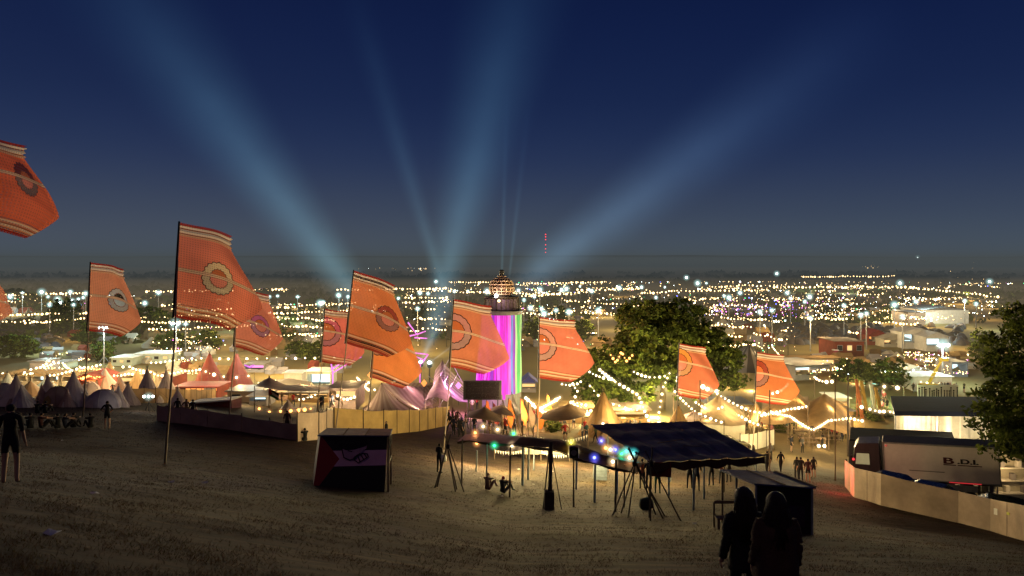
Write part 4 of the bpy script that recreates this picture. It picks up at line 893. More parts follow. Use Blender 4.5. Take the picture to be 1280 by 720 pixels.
for e in ev+[eB,A]: MB().bar(Vector((e.x,e.y-.1,G(e.x+K0.x,e.y+K0.y)-K0.z-.1)),e+Vector((0,-.1,.1)),.05,.04,6).build('pole',M['wood'],t)
membrane('pointed_tent','small dark pointed tent at the right end of the yellow fence','tent',((532,520,86),(560,520,84),(566,512,96),(540,512,98)),[(.5,.5,2.6,.75)],1.5,M['brownnylon'],sag=.1)
membrane('pink_lit_marquee','striped marquee flank lit pink by the tower lights','marquee',((540,512,92),(584,512,90),(590,505,112),(548,505,114)),[(.2,.5,4.0,.8)],1.2,stripemat('pink_lit_stripes',(.55,.42,.48),(.30,.22,.26),3.2,False,(-3.0,-6.0)),sag=.1)  # pink tower light is also put into the stripe colours
membrane('striped_big_top','dark grey striped big top tent between the two right-hand flags','tent',((888,492,108),(952,492,106),(950,480,132),(895,480,134)),[(.75,.5,4.6,1.1)],1.8,stripemat('dark_tent_stripes',(.055,.05,.05),(.16,.14,.13),5.5,False,(2.0,0.0)),sag=.1)
membrane('stretch_tent','left peak of the two tan stretch tents edged with bulbs','tent',((948,534,82),(1012,534,80),(1010,520,100),(955,520,102)),[(.75,.4,2.6,.75)],2.0,M['tan'],sag=.6)
membrane('stretch_tent','right peak of the two tan stretch tents edged with bulbs','tent',((1004,536,79),(1066,534,80),(1060,520,100),(1010,520,98)),[(.42,.4,3.0,.8)],1.9,M['tan'],sag=.6)
membrane('cream_pavilion','cream pavilion behind the blue roof and parked jeep','tent',((868,540,74),(932,536,78),(930,524,94),(880,524,92)),[(.4,.5,2.0,.6)],1.9,M['canvas'],sag=.3,walls=('f',M['whitecloth']))
membrane('tipi_annexe','low tan canvas porch left of the big tan tipi','tent',((672,552,66),(728,548,68),(735,534,78),(682,534,78)),[(.6,.7,.8,.6)],2.2,M['tan'],sag=.3)
membrane('stall_canopy','tan square stall canopy right of the screen behind the awning','stall',((582,546,62),(628,546,62),(626,534,72),(588,534,72)),[(.5,.5,.8,.6)],2.0,M['tan'],sag=.1)
membrane('stall_canopy','pale stall canopy with fold lines below the feather pennants','stall',((612,540,68),(642,538,68),(640,530,78),(616,530,78)),[(.5,.5,.6,.7)],2.2,M['canvas'],sag=.1)

# fences in front of the camp and marquee
def fence(name, label, pts, h, mt, step=2.4, group=None):
    c=[Vector(foot(*q)) for q in pts]; o=c[0].copy(); t=thing(name,label,'fence',o,0,group); L_=[0]
    for a,b_ in zip(c[:-1],c[1:]): L_.append(L_[-1]+(b_-a).length)
    n=max(1,int(L_[-1]/step)); P_=[]
    for k in range(n+1):
        s=L_[-1]*k/n; i=min(len(c)-2,max(0,int(np.searchsorted(L_,s))-1)); p=c[i].lerp(c[i+1],(s-L_[i])/(L_[i+1]-L_[i])); p.z=G(p.x,p.y); P_.append(p-o)
    for k in range(n):
        a,b_=P_[k],P_[k+1]; q=rnd.uniform(-.06,.06); mb=MB()
        mb.grid(lambda i,j: a.lerp(b_,i)+Vector((0,.05*math.sin(i*9+k)*(1-abs(2*j-1)),-.15+(h+q+.15-.05*math.sin(PI*i))*j)),8,5); mb.build('cloth_panel',mt,t,True)
    for p in P_: MB().bar(p+Vector((0,(.06 if mt is M['brownfence'] else -.05),-.2)),p+Vector((0,(.06 if mt is M['brownfence'] else -.05),h+.15)),.04,.035,6).build('post',M['darkwood'],t)
    return t
fence('cloth_fence','yellow-lit cloth fence running in front of the bell-ended marquee',((418,543),(470,545),(520,540),(562,531)),1.9,M['yellowcloth'])
fence('cloth_fence','pinkish board fence at the left end of the yellow cloth fence',((372,552),(396,551),(417,543)),1.8,M['hoarding'])
fence('cloth_fence','dark brown cloth fence along the foot of the hill left of the marquee',((196,526),(250,533),(310,541),(371,551)),1.05,M['brownfence'])
fence('cloth_fence','low white cloth fence around the parked jeep beside the blue roof',((925,566),(945,562),(968,556)),1.7,M['whitecloth'])
fence('cloth_fence','dim canvas fence behind the twin grey tipis',((165,505),(230,503),(270,500)),1.4,M['tan'])
jp=at(920,66); car(908,69,.15,(.10,.085,.05),'khaki jeep parked behind the low white cloth fence')
t=thing('work_lamp','low cool white work lamp at the foot of the twin grey tipis','lamp',foot(186,514)); MB().bar((0,0,-.1),(0,0,1.1),.03,.03).bar((-.4,.2,-.1),(0,0,.7),.02).bar((.4,.2,-.1),(0,0,.7),.02).build('stand',M['darksteel'],t)
for s_ in (-.22,0,.22): obj('lamp_head',BM['bulbwhite'],t,(s_*1.6,-.05,1.15),.09)
halo(t,(0,-.05,1.15),.5,'bulbwhite',.5); lamp(Vector(t.location)+Vector((-.3,-.8,1.3)),26,(1,.92,.85),.2)
for (px,py,d,pw) in ((40,494,74,130),(95,494,74,130),(150,494,74,120)): lamp(P(px,py,d),pw,(1,.75,.55),.3)  # unseen fill lamps added to brighten the tipi fronts
# dark red flatbed and canopy at left foot of the hill
t=thing('red_barge_stall','long dark red stall with a white edge strip at the foot of the hill','stall',at(272,70)); K0=Vector(t.location)
q=[P(248,524,70)-K0,P(302,520,69)-K0,P(302,496,69)-K0,P(252,500,70)-K0]
mb=MB(); mb.slab([q[0]-Vector((0,0,.8)),q[1]-Vector((0,0,.8)),q[2],q[3]],-1.6); mb.build('body',mat('dark_red_boards',(.13,.02,.018),.7,.4,.8),t)
mb=MB(); mb.slab([q[3]+Vector((-.1,-.08,0)),q[2]+Vector((.1,-.08,0)),q[2]+Vector((.1,-.08,.12)),q[3]+Vector((-.1,-.08,.12))],-1.9); mb.build('roof',M['white'],t)
mb=MB(); mb.slab([q[0]+Vector((-1.2,-.1,.0)),q[0]+Vector((-.4,-.1,.9)),q[3]+Vector((.1,-.1,-.3)),q[3]+Vector((-.6,-.1,-.9))],-.08); mb.build('awning_flap',M['white'],t)
def signs(px,py,d,w,h,label,mt,legs=True,name='signboard'):
    f=at(px,d); t=thing(name,label,'sign',f); z=P(px,py,d).z-f.z; ww,hh=w*d/F,h*d/F
    MB().box((0,0,z),(ww,.08,hh)).build('board',mt,t,bevel=.01)
    for s in (-.4,.4): MB().bar((s*ww,.08,-.2),(s*ww,.08,z),.04,.04).build('post',M['wood'],t)
    return t
signs(226,520,64,5,11,'white upright board left of the dark red stall',M['white']); signs(236,519,64,4,11,'white and red upright board beside the first white board',M['white'])
signs(262,489,92,14,8,'white notice panel right of the red fence',M['white']); 

# cabins, containers and stalls across the middle distance
def cabin(label, px, py, d, w, h, dep, wm, rm=None, gable=0.0, lit=None, win=0, cat='cabin', name='cabin', rz=0.0, group=None, overhang=.25, stripe=None):
    f=at(px,d) if d else foot(px,py); d=f.y; W_,H_=w*d/F,h*d/F; D_=dep; t=thing(name,label,cat,f,rz,group); rm=rm or M['roofgrey']
    MB().box((0,D_-.05,H_/2-.1),(W_,.1,H_+.2)).build('back_wall',wm,t)
    for s in (-1,1): MB().box((s*(W_/2-.05),D_/2-.06,H_/2-.1),(.1,D_-.13,H_+.2)).build('side_wall',wm,t)
    if lit is None: MB().box((0,.05,H_/2-.1),(W_-.22,.1,H_+.2)).build('front_wall',wm,t)
    else:
        MB().box((0,.06,H_*.18),(W_-.22,.12,H_*.36+.2)).build('counter',wm,t); MB().box((0,.06,H_*.94),(W_-.22,.12,H_*.12)).build('fascia',stripe or wm,t)
        MB().box((0,D_*.55,H_*.60),(W_*.88,.04,H_*.42)).build('lit_panel',lit,t)
        for k in range(max(1,int(W_/1.6))): x_=-W_/2+W_*(k+.5)/max(1,int(W_/1.6)); MB().box((x_,.04,H_*.41),(W_*.06+.2,.25,.12)).build('goods',M['darkwood'] if k%2 else M['whitecloth'],t)
    if gable:
        g=gable*d/F; mb=MB(); o=overhang
        mb.slab([(-W_/2-o,-o,H_),(0,-o,H_+g),(0,D_+o,H_+g),(-W_/2-o,D_+o,H_)],-.06); mb.slab([(0,-o,H_+g),(W_/2+o,-o,H_),(W_/2+o,D_+o,H_),(0,D_+o,H_+g)],-.06)
        mb.poly([(-W_/2,-.02,H_),(W_/2,-.02,H_),(0,-.02,H_+g-.05)]); mb.build('roof',rm,t)
    else: MB().box((0,D_/2,H_+.06),(W_+2*overhang,D_+2*overhang,.1)).build('roof',rm,t)
    for k in range(win):
        x_=-W_/2+W_*(k+.5)/win; wf=MB().box((x_,-.012,H_*.6),(W_/win*.55,.03,H_*.36)).build('window',M['steel'],t); MB().box((x_,-.034,H_*.6),(W_/win*.48,.012,H_*.30)).build('pane',M['panelwarm'] if k%2 else M['glass'],wf)
    return t
cabin('pale green cabin left of the middle, under the lamp mast',152,448,138,26,10,5,M['greenbox'],M['white'],win=3)
cabin('pale blue-green long cabin right of the pale green cabin',190,443,142,44,11,5,M['greenbox'],M['white'],win=4)
cabin('grey tall box container behind the left string lights',47,458,128,20,16,4,M['greybox'])
cabin('low grey cabin behind the small tipis',73,450,134,16,8,4,M['greenbox'])
for (px,lt_,lb,wp) in ((8,'panelwarm','white-fronted stall at the left edge under warm bulbs',16),(27,'panelwarm','stall with a bright upright doorway, second from the left edge',14),(47,'panelcool','cool-lit stall with violet lights left of the tipis',16),(66,'panelcool','stall with a bright white doorway behind the pink tent',14),(84,'panelwarm','pinkish stall behind the tall grey tipi',14)):
    cabin(lb,px,470,116,wp,13,4,M['canvas'],M['tan'],lit=M[lt_],cat='stall',name='market_stall',gable=3)
cabin('orange-lit stall crowded with bulbs behind the left flag pole',108,478,104,30,20,5,M['redcanvas'],M['redcanvas'],lit=M['panelorange'],cat='stall',name='market_stall',gable=6)
cabin('yellow-lit tan stall right of the orange-lit stall',152,474,112,34,16,5,M['tan'],M['canvas'],lit=M['panelwarm'],cat='stall',name='market_stall',gable=4)
cabin('long red-walled stall in front of the red peaked tents',246,486,98,52,13,4,M['redcanvas'],M['red'],lit=M['panelorange'],cat='stall',name='market_stall')
cabin('low stall with red shutters left of the red-walled stall',205,470,112,22,16,5,M['redcanvas'],M['brownnylon'],lit=M['panelorange'],cat='stall',name='market_stall',gable=5)
cabin('dull tan container right of the red stalls',306,496,86,44,13,4,M['hoarding'],M['roofgrey'],lit=None,win=2)
cabin('cool-lit counter stall behind the dark red stall',322,508,78,22,11,3,M['greybox'],M['white'],lit=M['panelcool'],cat='stall',name='market_stall')
cabin('pale upright projection wall behind the brown stretch tent',366,470,112,22,20,3,M['white'],M['white'])
cabin('green and white striped tall stall left of the flag cluster',398,480,108,30,26,4,M['greenbox'],M['white'],lit=M['panelcool'],cat='stall',name='market_stall')
cabin('pink-roofed long stall behind the brown stretch tent',345,488,94,60,14,5,M['pinknylon'],M['whitecloth'],lit=M['panelwarm'],cat='stall',name='market_stall',gable=5)
cabin('low stall with grey roof and warm counter left of centre',385,488,92,50,12,5,M['tan'],M['roofgrey'],lit=M['panelwarm'],cat='stall',name='market_stall')
cabin('stall with open gold-lit side beside the marquee bell end',428,510,84,34,24,5,M['brownnylon'],M['brownnylon'],lit=M['panelwarm'],cat='stall',name='market_stall')
cabin('violet-lit stall below the long lamp row',318,462,130,24,10,4,M['greybox'],M['roofgrey'],lit=M['panelpink'],cat='stall',name='market_stall')
cabin('small blue-roofed kiosk right of the ribbon tower',661,448,110,18,12,3,M['greybox'],mat('blue_roof_cloth',(.06,.07,.30),.6,.4,1),lit=M['panelwarm'],cat='kiosk',name='kiosk',gable=9)
cabin('brick-coloured hut left of the round teal-lit tree',1062,455,150,36,20,8,M['redcanvas'],M['brownnylon'],win=3)
cabin('tall box building behind the right stretch tent',1052,512,92,30,24,6,M['tan'],M['roofgrey'],win=2)
cabin('pale green box on the roofline right of the rightmost flag',1052,494,102,20,14,4,M['greenbox'],M['white'])
cabin('long grey shed with a blue-lit gable end',1016,484,122,50,18,9,M['greybox'],M['roofgrey'],lit=M['panelcool'],rz=.25)
cabin('low stall under the long bulb string at right',1022,462,135,60,12,4,M['canvas'],M['tan'],lit=M['panelwarm'],cat='stall',name='market_stall')
cabin('blue and white lit stall left of the lamp mast',1148,452,165,36,20,6,M['white'],M['white'],lit=M['panelcool'],cat='stall',name='market_stall',gable=6)
cabin('second cool-lit stall beside the lamp mast',1172,456,160,28,18,6,M['white'],M['white'],lit=M['panelcool'],cat='stall',name='market_stall',gable=6)
cabin('red gabled hut under the lamp row at right',1098,440,172,24,12,6,M['redcanvas'],M['red'],lit=M['panelorange'],cat='stall',name='market_stall',gable=7)
cabin('cream marquee roof behind the teal-lit tree',1122,446,168,34,10,6,M['whitecloth'],M['whitecloth'],lit=M['panelwarm'],cat='stall',name='market_stall',gable=6)
cabin('white low building at the foot of the yellow crane arm',1166,488,112,48,18,5,M['white'],M['white'])
cabin('pinkish hut with open front below the crane',1148,474,120,30,14,5,M['pinknylon'],M['whitecloth'],lit=M['panelwarm'],cat='stall',name='market_stall',gable=5)
cabin('blue-lit booth at the far right below the lamps',1200,476,125,20,18,5,M['greybox'],M['roofgrey'],lit=M['panelcool'],cat='stall',name='market_stall')
cabin('long pale platform building behind the blue roof',912,512,96,56,12,5,M['tan'],M['roofgrey'],win=4)
cabin('warm bar stall under the oak',790,524,86,44,16,4,M['tan'],M['brownnylon'],lit=M['panelwarm'],cat='stall',name='market_stall')
cabin('warm bar stall left of the oak hung with bunting',722,520,84,40,18,4,M['tan'],M['tan'],lit=M['panelwarm'],cat='stall',name='market_stall')
def bunting(label,a,b_,n,sag):
    A=P(*a); B=P(*b_); o=A.copy(); t=thing('bunting',label,'bunting',o,0,'strings of bunting by the stalls'); pt=lambda u: (B-A)*u+Vector((0,0,-sag*4*u*(1-u)))
    MB().tube([pt(k/12) for k in range(13)],.012,4).build('cord',M['wire'],t); mb=MB()
    for k in range(n): p0,p1=pt((k+.1)/n),pt((k+.8)/n); mb.poly([p0,p1,(p0+p1)/2+Vector((.02,.02,-.28))])
    mb.build('pennants',M['white'],t)
    for e in (A,B): MB().bar(Vector((e.x,e.y,G(e.x,e.y)-.2))-o,e-o+Vector((0,0,.1)),.035,.03,6).build('pole',M['wood'],t)
bunting('white bunting nearest the seated pair, under the awning',(618,562,52),(662,560,53),14,.2); bunting('white bunting behind the rough pillar',(676,562,52),(712,566,52),12,.25); bunting('white bunting in front of the tan canvas porch',(675,546,58),(735,543,60),18,.35)
# narrow trestle bar with people round it behind the awning
tb=thing('trestle_bar','long trestle bar with pale front cloth behind the awning posts','table',at(690,54)); MB().box((0,0,.95),(4.2,.7,.06)).build('tabletop',M['wood'],tb); MB().box((0,-.34,.62),(4.1,.03,.5)).build('front_cloth',M['whitecloth'],tb)
for sx_ in (-1.9,0,1.9):
    for sy_ in (-.25,.25): MB().box((sx_,sy_,.4),(.07,.07,1.1)).build('leg',M['wood'],tb)
cabin('pale barn-like stage building far off at right',1183,402,230,56,17,14,M['white'],M['roofgrey'],win=0,gable=4)
cabin('dark square structure left of the pale barn',1146,406,225,22,16,10,M['greybox'],M['darksteel'])
# mural wall with painted figures (top of the white low building)
t=thing('mural_wall','pale wall with rows of dark painted figures above the covered stage','wall',at(1172,104)); ww=50*104/F; MB().box((0,0,1.2),(ww,.12,3.4)).build('board',M['whitecloth'],t)
mb=MB(); q=random.Random(5)
for k in range(16):
    x_=-ww/2+ww*(k+.5)/16+q.uniform(-.1,.1); h_=q.uniform(.9,1.5); mb.box((x_,-.066,.9+h_/2),(.16,.004,h_)); mb.bar((x_,-.064,.9+h_+.16),(x_,-.069,.9+h_+.16),.13,.13,8)
mb.build('painted_figures',M['black'],t)

# ------------------------------------------------------------------ strings of lights
def string(label, anchors, n, kind='bulb', r=.10, sag=.5, hal=.0, power=0, poles=False, name='festoon_lights', group=None, merge=False, hr=3.4, lampn=2):
    A=[P(*q) if len(q)==3 else Vector(q[:3]) for q in anchors]; o=A[0].copy(); t=None
    segs=list(zip(A[:-1],A[1:])); L_=[(b_-a).length for a,b_ in segs]; T=sum(L_); pts=[]; cab=[]
    def pos(s):
        for (a,b_),l in zip(segs,L_):
            if s<=l+1e-6: u=s/l; p=a.lerp(b_,u); p.z-=sag*4*u*(1-u)*min(1,l/6); return p
            s-=l
        return A[-1].copy()
    cab=[pos(T*i/(6*len(segs)))-o for i in range(6*len(segs)+1)]; pts=[pos(T*(i+.5)/n)-o for i in range(n)]
    if merge:
        mb=MB(); 
        for p in pts: mb.ball(p+Vector((rnd.uniform(-1,1)*r,0,rnd.uniform(-.7,.7)*r)),r*rnd.choice([.5,.7,.9,1.0,1.2,1.45]),6,4,0)
        mb.tube(cab,.03,3,1)
        if poles:
            for a in A: mb.bar((a.x-o.x,a.y-o.y,G(a.x,a.y)-o.z),(a.x-o.x,a.y-o.y,a.z-o.z+.2),.08,.06,4,1)
        ob=mb.build(name,[M[kind],M['wire']],None,True,loc=o); tag(ob,label,'string lights',group); return ob
    t=thing(name,label,'string lights',o,0,group); MB().tube(cab,.015,4).build('cable',M['wire'],t)
    for i,p in enumerate(pts):
        obj('bulb',BM[kind],t,p-Vector((0,0,r*1.1)),r*rnd.choice([.6,.8,.9,1.0,1.1,1.25]))
        if hal and i%2==0 or hal>.28: halo(t,p-Vector((0,0,r*1.1)),round(r*hr,2),kind,hal)
    if power:
        for k in range(lampn): p=pos(T*(k+.5)/lampn); lamp(p-Vector((0,0,.35)),power,WARM if kind!='bulbwhite' else COOL,.2)
    if poles:
        for a in A: MB().bar((a.x-o.x,a.y-o.y,G(a.x,a.y)-o.z-.2),a-o+Vector((0,0,.15)),.05,.04,6).build('pole',M['wood'],t)
    return t
S=string
S('bright dense bulb string sagging right of the ribbon tower',[(656,494,76),(673,510,75),(701,494,78)],17,'bulb',.15,.1,.35,110)
S('bright bulb string running to the left side of the big tan tipi',[(672,510,75),(703,519,74),(737,515,73)],15,'bulb',.15,.1,.35,110)
S('bulb string spiralling down through the lit side of the oak',[(748,459,82),(764,472,80),(784,484,80),(798,492,80),(805,510,79),(812,526,78)],17,'bulb',.14,.1,.3,140,lampn=3)
S('bulb string hanging at the right of the oak trunk',[(838,462,82),(829,482,80),(826,500,80),(822,524,78)],9,'bulb',.13,.1,.3,140)
S('pair of large bulbs on the rear eave of the blue roof, left',[(748,525,60),(772,531,57)],2,'bulb',.18,.05,.4,60,lampn=1)
S('large bulbs on the rear eave of the blue roof below the oak',[(806,527,60),(830,526,60)],2,'bulb',.17,.05,.4,60,lampn=1)
S('bulbs scattered along the left boughs of the oak',[(712,470,86),(722,488,84),(716,500,84),(735,505,82)],9,'bulb',.13,.2,.25,120)
S('string of bulbs draped round the foot of the oak',[(735,478,84),(755,500,83),(775,506,83),(800,512,82)],10,'bulb',.10,.2,.2,100)
S('bulb string from the oak down to the cream tents',[(842,486,80),(868,512,76),(905,527,76)],13,'bulb',.12,.2,.25,45,True)
S('bulb string crossing behind the red-banded flag',[(885,482,88),(912,500,86),(938,512,86),(965,516,86),(988,498,88)],22,'bulb',.13,.15,.3,55,True)
S('rising bulb string over the two stretch tents',[(950,518,80),(985,510,80),(1010,506,80)],13,'bulb',.13,.1,.3,45,True)
S('bulb string along the front edge of the left stretch tent',[(962,513,84),(988,519,81),(1004,530,79),(1016,536,78)],18,'bulb',.12,.1,.3,60)
S('bulb string along the front edge of the right stretch tent',[(1016,536,78),(1036,524,80),(1062,521,80),(1080,525,80)],17,'bulb',.12,.1,.3,60,True)
S('loose bulb string above the flat building right of the rightmost flag',[(962,490,50),(985,478,104),(1018,470,108),(1044,474,55)],12,'bulb',.13,.3,.25,50,True)
S('bulbs in front of the dark striped tent',[(875,478,50),(897,486,98),(918,486,98),(942,486,98)],6,'bulb',.17,.2,.3,80,True)
S('bulb string high behind the striped tent',[(888,445,130),(905,452,128),(930,444,130),(945,440,132)],13,'bulb',.18,.4,.25,50)
S('curved bulb string over the courtyard left of the marquee',[(446,470,104),(462,487,96),(482,482,96),(497,472,100)],20,'bulb',.13,.15,.3,120,True)
S('bulb string from the flag cluster to the brown stretch tent',[(420,498,92),(440,488,94),(462,476,98)],12,'bulb',.12,.2,.25,90)
S('low bulb string above the pink-roofed stall',[(372,498,90),(400,488,96),(425,480,100),(445,474,104)],14,'bulb',.12,.3,.25,90)
S('orange bulbs along the front of the brown stretch tent',[(318,505,66),(332,513,66),(350,512,66),(368,511,67),(392,508,70)],7,'bulborange',.14,.1,.3,70)
S('warm bulbs inside the gold-lit stall by the marquee',[(420,492,82),(432,498,82),(445,494,82)],6,'bulb',.13,.1,.3,60)
S('bulb row on the fascia of the pinkish long stall',[(322,478,100),(345,474,102),(352,480,102)],12,'bulb',.11,.2,.2,60)
for i,(pts,lb) in enumerate([([(0,466,118),(24,462,120),(48,458,122),(70,452,126)],'string over the stall fronts at the left edge'),([(52,456,124),(62,449,128),(78,452,126),(92,462,118)],'dense loop of bulbs above the violet-lit stall'),
        ([(60,468,112),(82,464,114),(100,458,116),(128,454,118)],'string rising to the lit orange stall'),([(96,472,104),(112,468,104),(126,470,104)],'short string on the eave of the orange-lit stall'),([(98,462,108),(115,459,108),(130,461,108)],'upper string above the orange-lit stall'),([(135,458,116),(160,456,118),(186,462,112),(205,468,108)],'string right of the orange-lit stall'),
        ([(140,468,108),(160,466,108),(182,464,110)],'lower string over the yellow-lit tan stall'),([(186,452,126),(210,450,128),(232,446,130)],'string over the low red-shuttered stall'),([(206,466,112),(228,462,114),(252,460,114)],'violet-tinted string left of the red peaked tents')]):
    S('warm bulb '+lb,pts,[12,12,14,9,9,12,9,8,10][i],'bulb' if i not in(3,4) else 'bulborange',.15,.3,.25,130)
S('row of separate bulbs on posts along the hedge left of centre',[(222,446,140),(262,446,140),(300,447,139),(340,446,140),(380,446,140),(424,445,141)],17,'bulb',.20,.1,.25,90,True,lampn=4)
S('pair of bulbs on posts before the red peaked tents',[(252,460,110),(275,468,108),(296,470,108),(318,466,110)],5,'bulb',.20,.2,.3,80,True)
S('long dense bulb string sweeping down from the far lane at right',[(955,405,215),(972,424,185),(990,434,172),(1008,440,165)],34,'bulb',.22,.5,.18,160,lampn=3)
S('bulb swag beneath the sweeping string at right',[(1004,437,168),(1024,446,160),(1042,446,160),(1064,436,170)],24,'bulb',.20,.8,.18,140)
S('straight bulb string over the low stall at right',[(992,444,162),(1020,447,158),(1040,446,158)],20,'bulb',.17,.2,.15,120,True)
S('row of large bulbs on posts before the tent field at right',[(1040,431,180),(1075,434,178),(1110,435,177),(1145,436,176),(1180,437,175),(1215,440,172)],17,'bulb',.26,.2,.2,150,True,lampn=4)
S('bulb row along the far side of the tent field',[(962,402,235),(990,403,233),(1020,405,228),(1055,407,224)],26,'bulb',.26,.3,.1,100,True)
S('bulb row on the near side of the dim hedges at right',[(1078,407,222),(1100,409,220),(1130,411,218)],12,'bulb',.26,.3,.1,100,True)
S('bulb row below the pale barn',[(1185,408,222),(1210,409,220),(1232,408,222)],10,'bulb',.28,.3,.1,80,True)
S('three large bulbs before the round teal-lit tree',[(1080,478,104),(1105,481,102),(1130,483,102)],3,'bulb',.22,.1,.4,110,True)
S('scattered bulbs round the crane at right',[(1120,452,140),(1140,466,130),(1165,470,128),(1188,470,128),(1206,455,135)],13,'bulb',.2,.5,.25,110)
S('bulbs right of the lamp mast along the cool-lit stalls',[(1150,440,160),(1172,448,150),(1196,446,150),(1212,440,155)],10,'bulb',.22,.4,.2,100)
S('bulbs on the eaves of the covered stage',[(1098,512,80),(1112,513,78),(1124,514,74)],4,'bulb',.13,.1,.35,80)
S('bulb chain above the picnic tables',[(1072,505,92),(1090,510,90),(1108,512,86)],5,'bulb',.17,.2,.35,100)
S('zigzag bulbs from the rightmost flag to the brick hut',[(1000,452,140),(1020,458,135),(1045,452,140),(1060,446,145)],12,'bulb',.15,.3,.2,80)
S('cluster of pink and red lanterns glowing in the left boughs of the oak',[(762,440,91),(770,452,90.5),(777,438,91),(783,450,90.6),(792,441,91)],11,'bulborange',.13,.1,.2,60,lampn=1)
for i,(pts,n,lb) in enumerate([([(735,462,88),(752,470,86),(770,474,86)],7,'short string of bulbs in the left boughs above the tan tipi'),([(712,500,82),(735,512,80),(752,508,80)],9,'string of bulbs low left of the big tan tipi'),([(790,462,88),(812,470,86),(834,468,86)],8,'string of bulbs across the middle of the lit oak'),([(852,455,92),(846,472,88),(852,492,84)],8,'string hanging from the right boughs of the oak'),
    ([(700,478,86),(718,480,86),(728,474,86)],6,'few bulbs at the left tip of the oak'),([(858,470,96),(880,462,100),(905,470,100)],10,'string between the oak and the striped tent'),([(965,432,150),(985,452,140),(1010,460,135)],18,'string dropping from the sweeping string to the shed with the blue gable'),([(925,420,185),(945,428,170),(962,440,160)],16,'string from the far lane to the rightmost flag'),
    ([(900,505,86),(925,518,82),(950,530,80)],13,'string slanting over the cream tents to the court'),([(1065,470,125),(1085,462,130),(1110,462,130)],9,'string over the brick-coloured hut'),([(1125,468,118),(1150,476,112),(1178,478,112)],10,'string along the crane foot'),([(868,500,82),(890,512,80),(905,506,80)],9,'string over the arched pale dome tent')]):
    S('warm '+lb,pts,n,'bulb',.13,.25,.22,40,lampn=1)
# far strings along the lanes across the valley: too small to show parts
FAR=[((0,393),(110,391)),((0,401),(60,402)),((30,403),(112,396)),((170,396),(300,391)),((175,402),(310,399)),((185,411),(330,404)),((330,384),(445,378)),((335,391),(440,387)),((340,396),(420,400)),((350,405),(420,407)),((330,418),(405,418)),
     ((200,381),(225,380)),((240,388),(300,383)),((500,378),(560,375)),((505,383),(545,386)),((520,396),(560,398)),((525,410),(558,412)),((505,372),(560,371)),
     ((560,364),(640,366)),((640,366),(720,367)),((650,370),(745,364)),((720,362),(800,360)),((660,392),(720,388)),((745,378),(810,381)),((725,390),(770,391)),((800,366),(890,362)),((885,358),(985,356)),((880,363),(960,361)),((960,358),(1070,358)),((1070,357),(1140,359)),((1135,359),(1190,364)),((1190,364),(1250,371)),
     ((1070,368),(1105,367)),((1130,374),(1160,374)),((1165,374),(1205,372)),((890,380),(960,383)),((900,396),(960,399)),((870,404),(940,408)),((940,415),(985,424)),((1000,396),(1060,398)),((1090,402),(1150,404)),((880,414),(930,420)),((860,375),(900,372)),((1060,415),(1075,416)),((700,374),(740,376)),((905,431),(950,428)),((880,424),(920,436)),((690,400),(720,402)),((560,352),(640,353)),((660,354),(760,352)),((420,362),(560,360)),((180,364),(330,362)),((0,368),(105,366)),((1000,346),(1120,345)),((330,362),(360,361))]
for i,(a,b_) in enumerate(FAR):
    pa,pb=far(a[0],a[1]),far(b_[0],b_[1]); dm_=(pa.y+pb.y)/2; n=max(6,int(abs(b_[0]-a[0])/(4.2 if dm_<500 else 3.2))); r=min(.62 if dm_<700 else 1.0,1.0*dm_/F*(1.0 if dm_<450 else .75))
    mid=pa.lerp(pb,.5)+Vector((0,rnd.uniform(-.02,.02)*dm_,0))
    S('distant string of warm bulbs along a lane across the valley',[tuple(pa)+(0,),tuple(mid)+(0,),tuple(pb)+(0,)],n,'bulbfar',r,.4,poles=(dm_<420),group='distant strings of lights across the valley',merge=True)
# fairy bulbs of the far town beyond counting
r_=np.random.default_rng(15); mbs={k:MB() for k in ('bulbfar','bulbwhite','bulbpink','bulbgreen','bulbblue')}
zones=[((560,1240),(352,366),260),((640,1240),(366,400),330),((860,1200),(372,398),200),((860,1000),(400,440),90),((1130,1215),(440,470),70),((0,560),(362,384),110),((180,560),(384,440),130),((880,1060),(380,394),90),((1000,1250),(330,356),22),((480,545),(335,337),24),((330,362),(361,362),12),((1005,1062),(450,478),25),((650,745),(396,440),40),((0,300),(440,470),40)]
for (xr,yr,n) in zones:
    for _ in range(int(n*(1.0 if yr[1]<358 and yr[0]<340 else 2.3))):
        if _%14==0: pc_=(r_.uniform(*xr),r_.uniform(*yr),4+26*r_.random()**2,.3+1.2*r_.random(),r_.random())
        px=pc_[0]+r_.normal()*pc_[2]; py=min(yr[1]+2,max(yr[0],pc_[1]+r_.normal()*pc_[3]))
        if pc_[4]<.2: px=r_.uniform(*xr); py=r_.uniform(*yr)
        d=min(5200,(EYE-3)*F/max(3.2,py-YH)); 
        p=P(px,py,d); g=G(p.x,p.y)
        if d>1800: p.z=max(p.z,g+2)
        rr=max(.05,(.24+.55*r_.random()**3)*d/F*(1 if d<1200 else .75)); k=r_.choice(['bulbfar','bulbwhite','bulbpink','bulbgreen','bulbblue'],p=[.80,.12,.03,.03,.02])
        if 890<px<1010 and 376<py<396 and r_.random()<.5: k='bulbpink' if r_.random()<.6 else 'bulbblue'
        mbs[k].ball(p,rr,6,4)
NM={'bulbfar':'warm','bulbwhite':'cool white','bulbpink':'pink','bulbgreen':'green','bulbblue':'blue'}
for k,mb in mbs.items(): tag(mb.build('distant_lights',M[k],None,True),'countless tiny %s lights of the far festival town'%NM[k],'lights',kind='stuff')

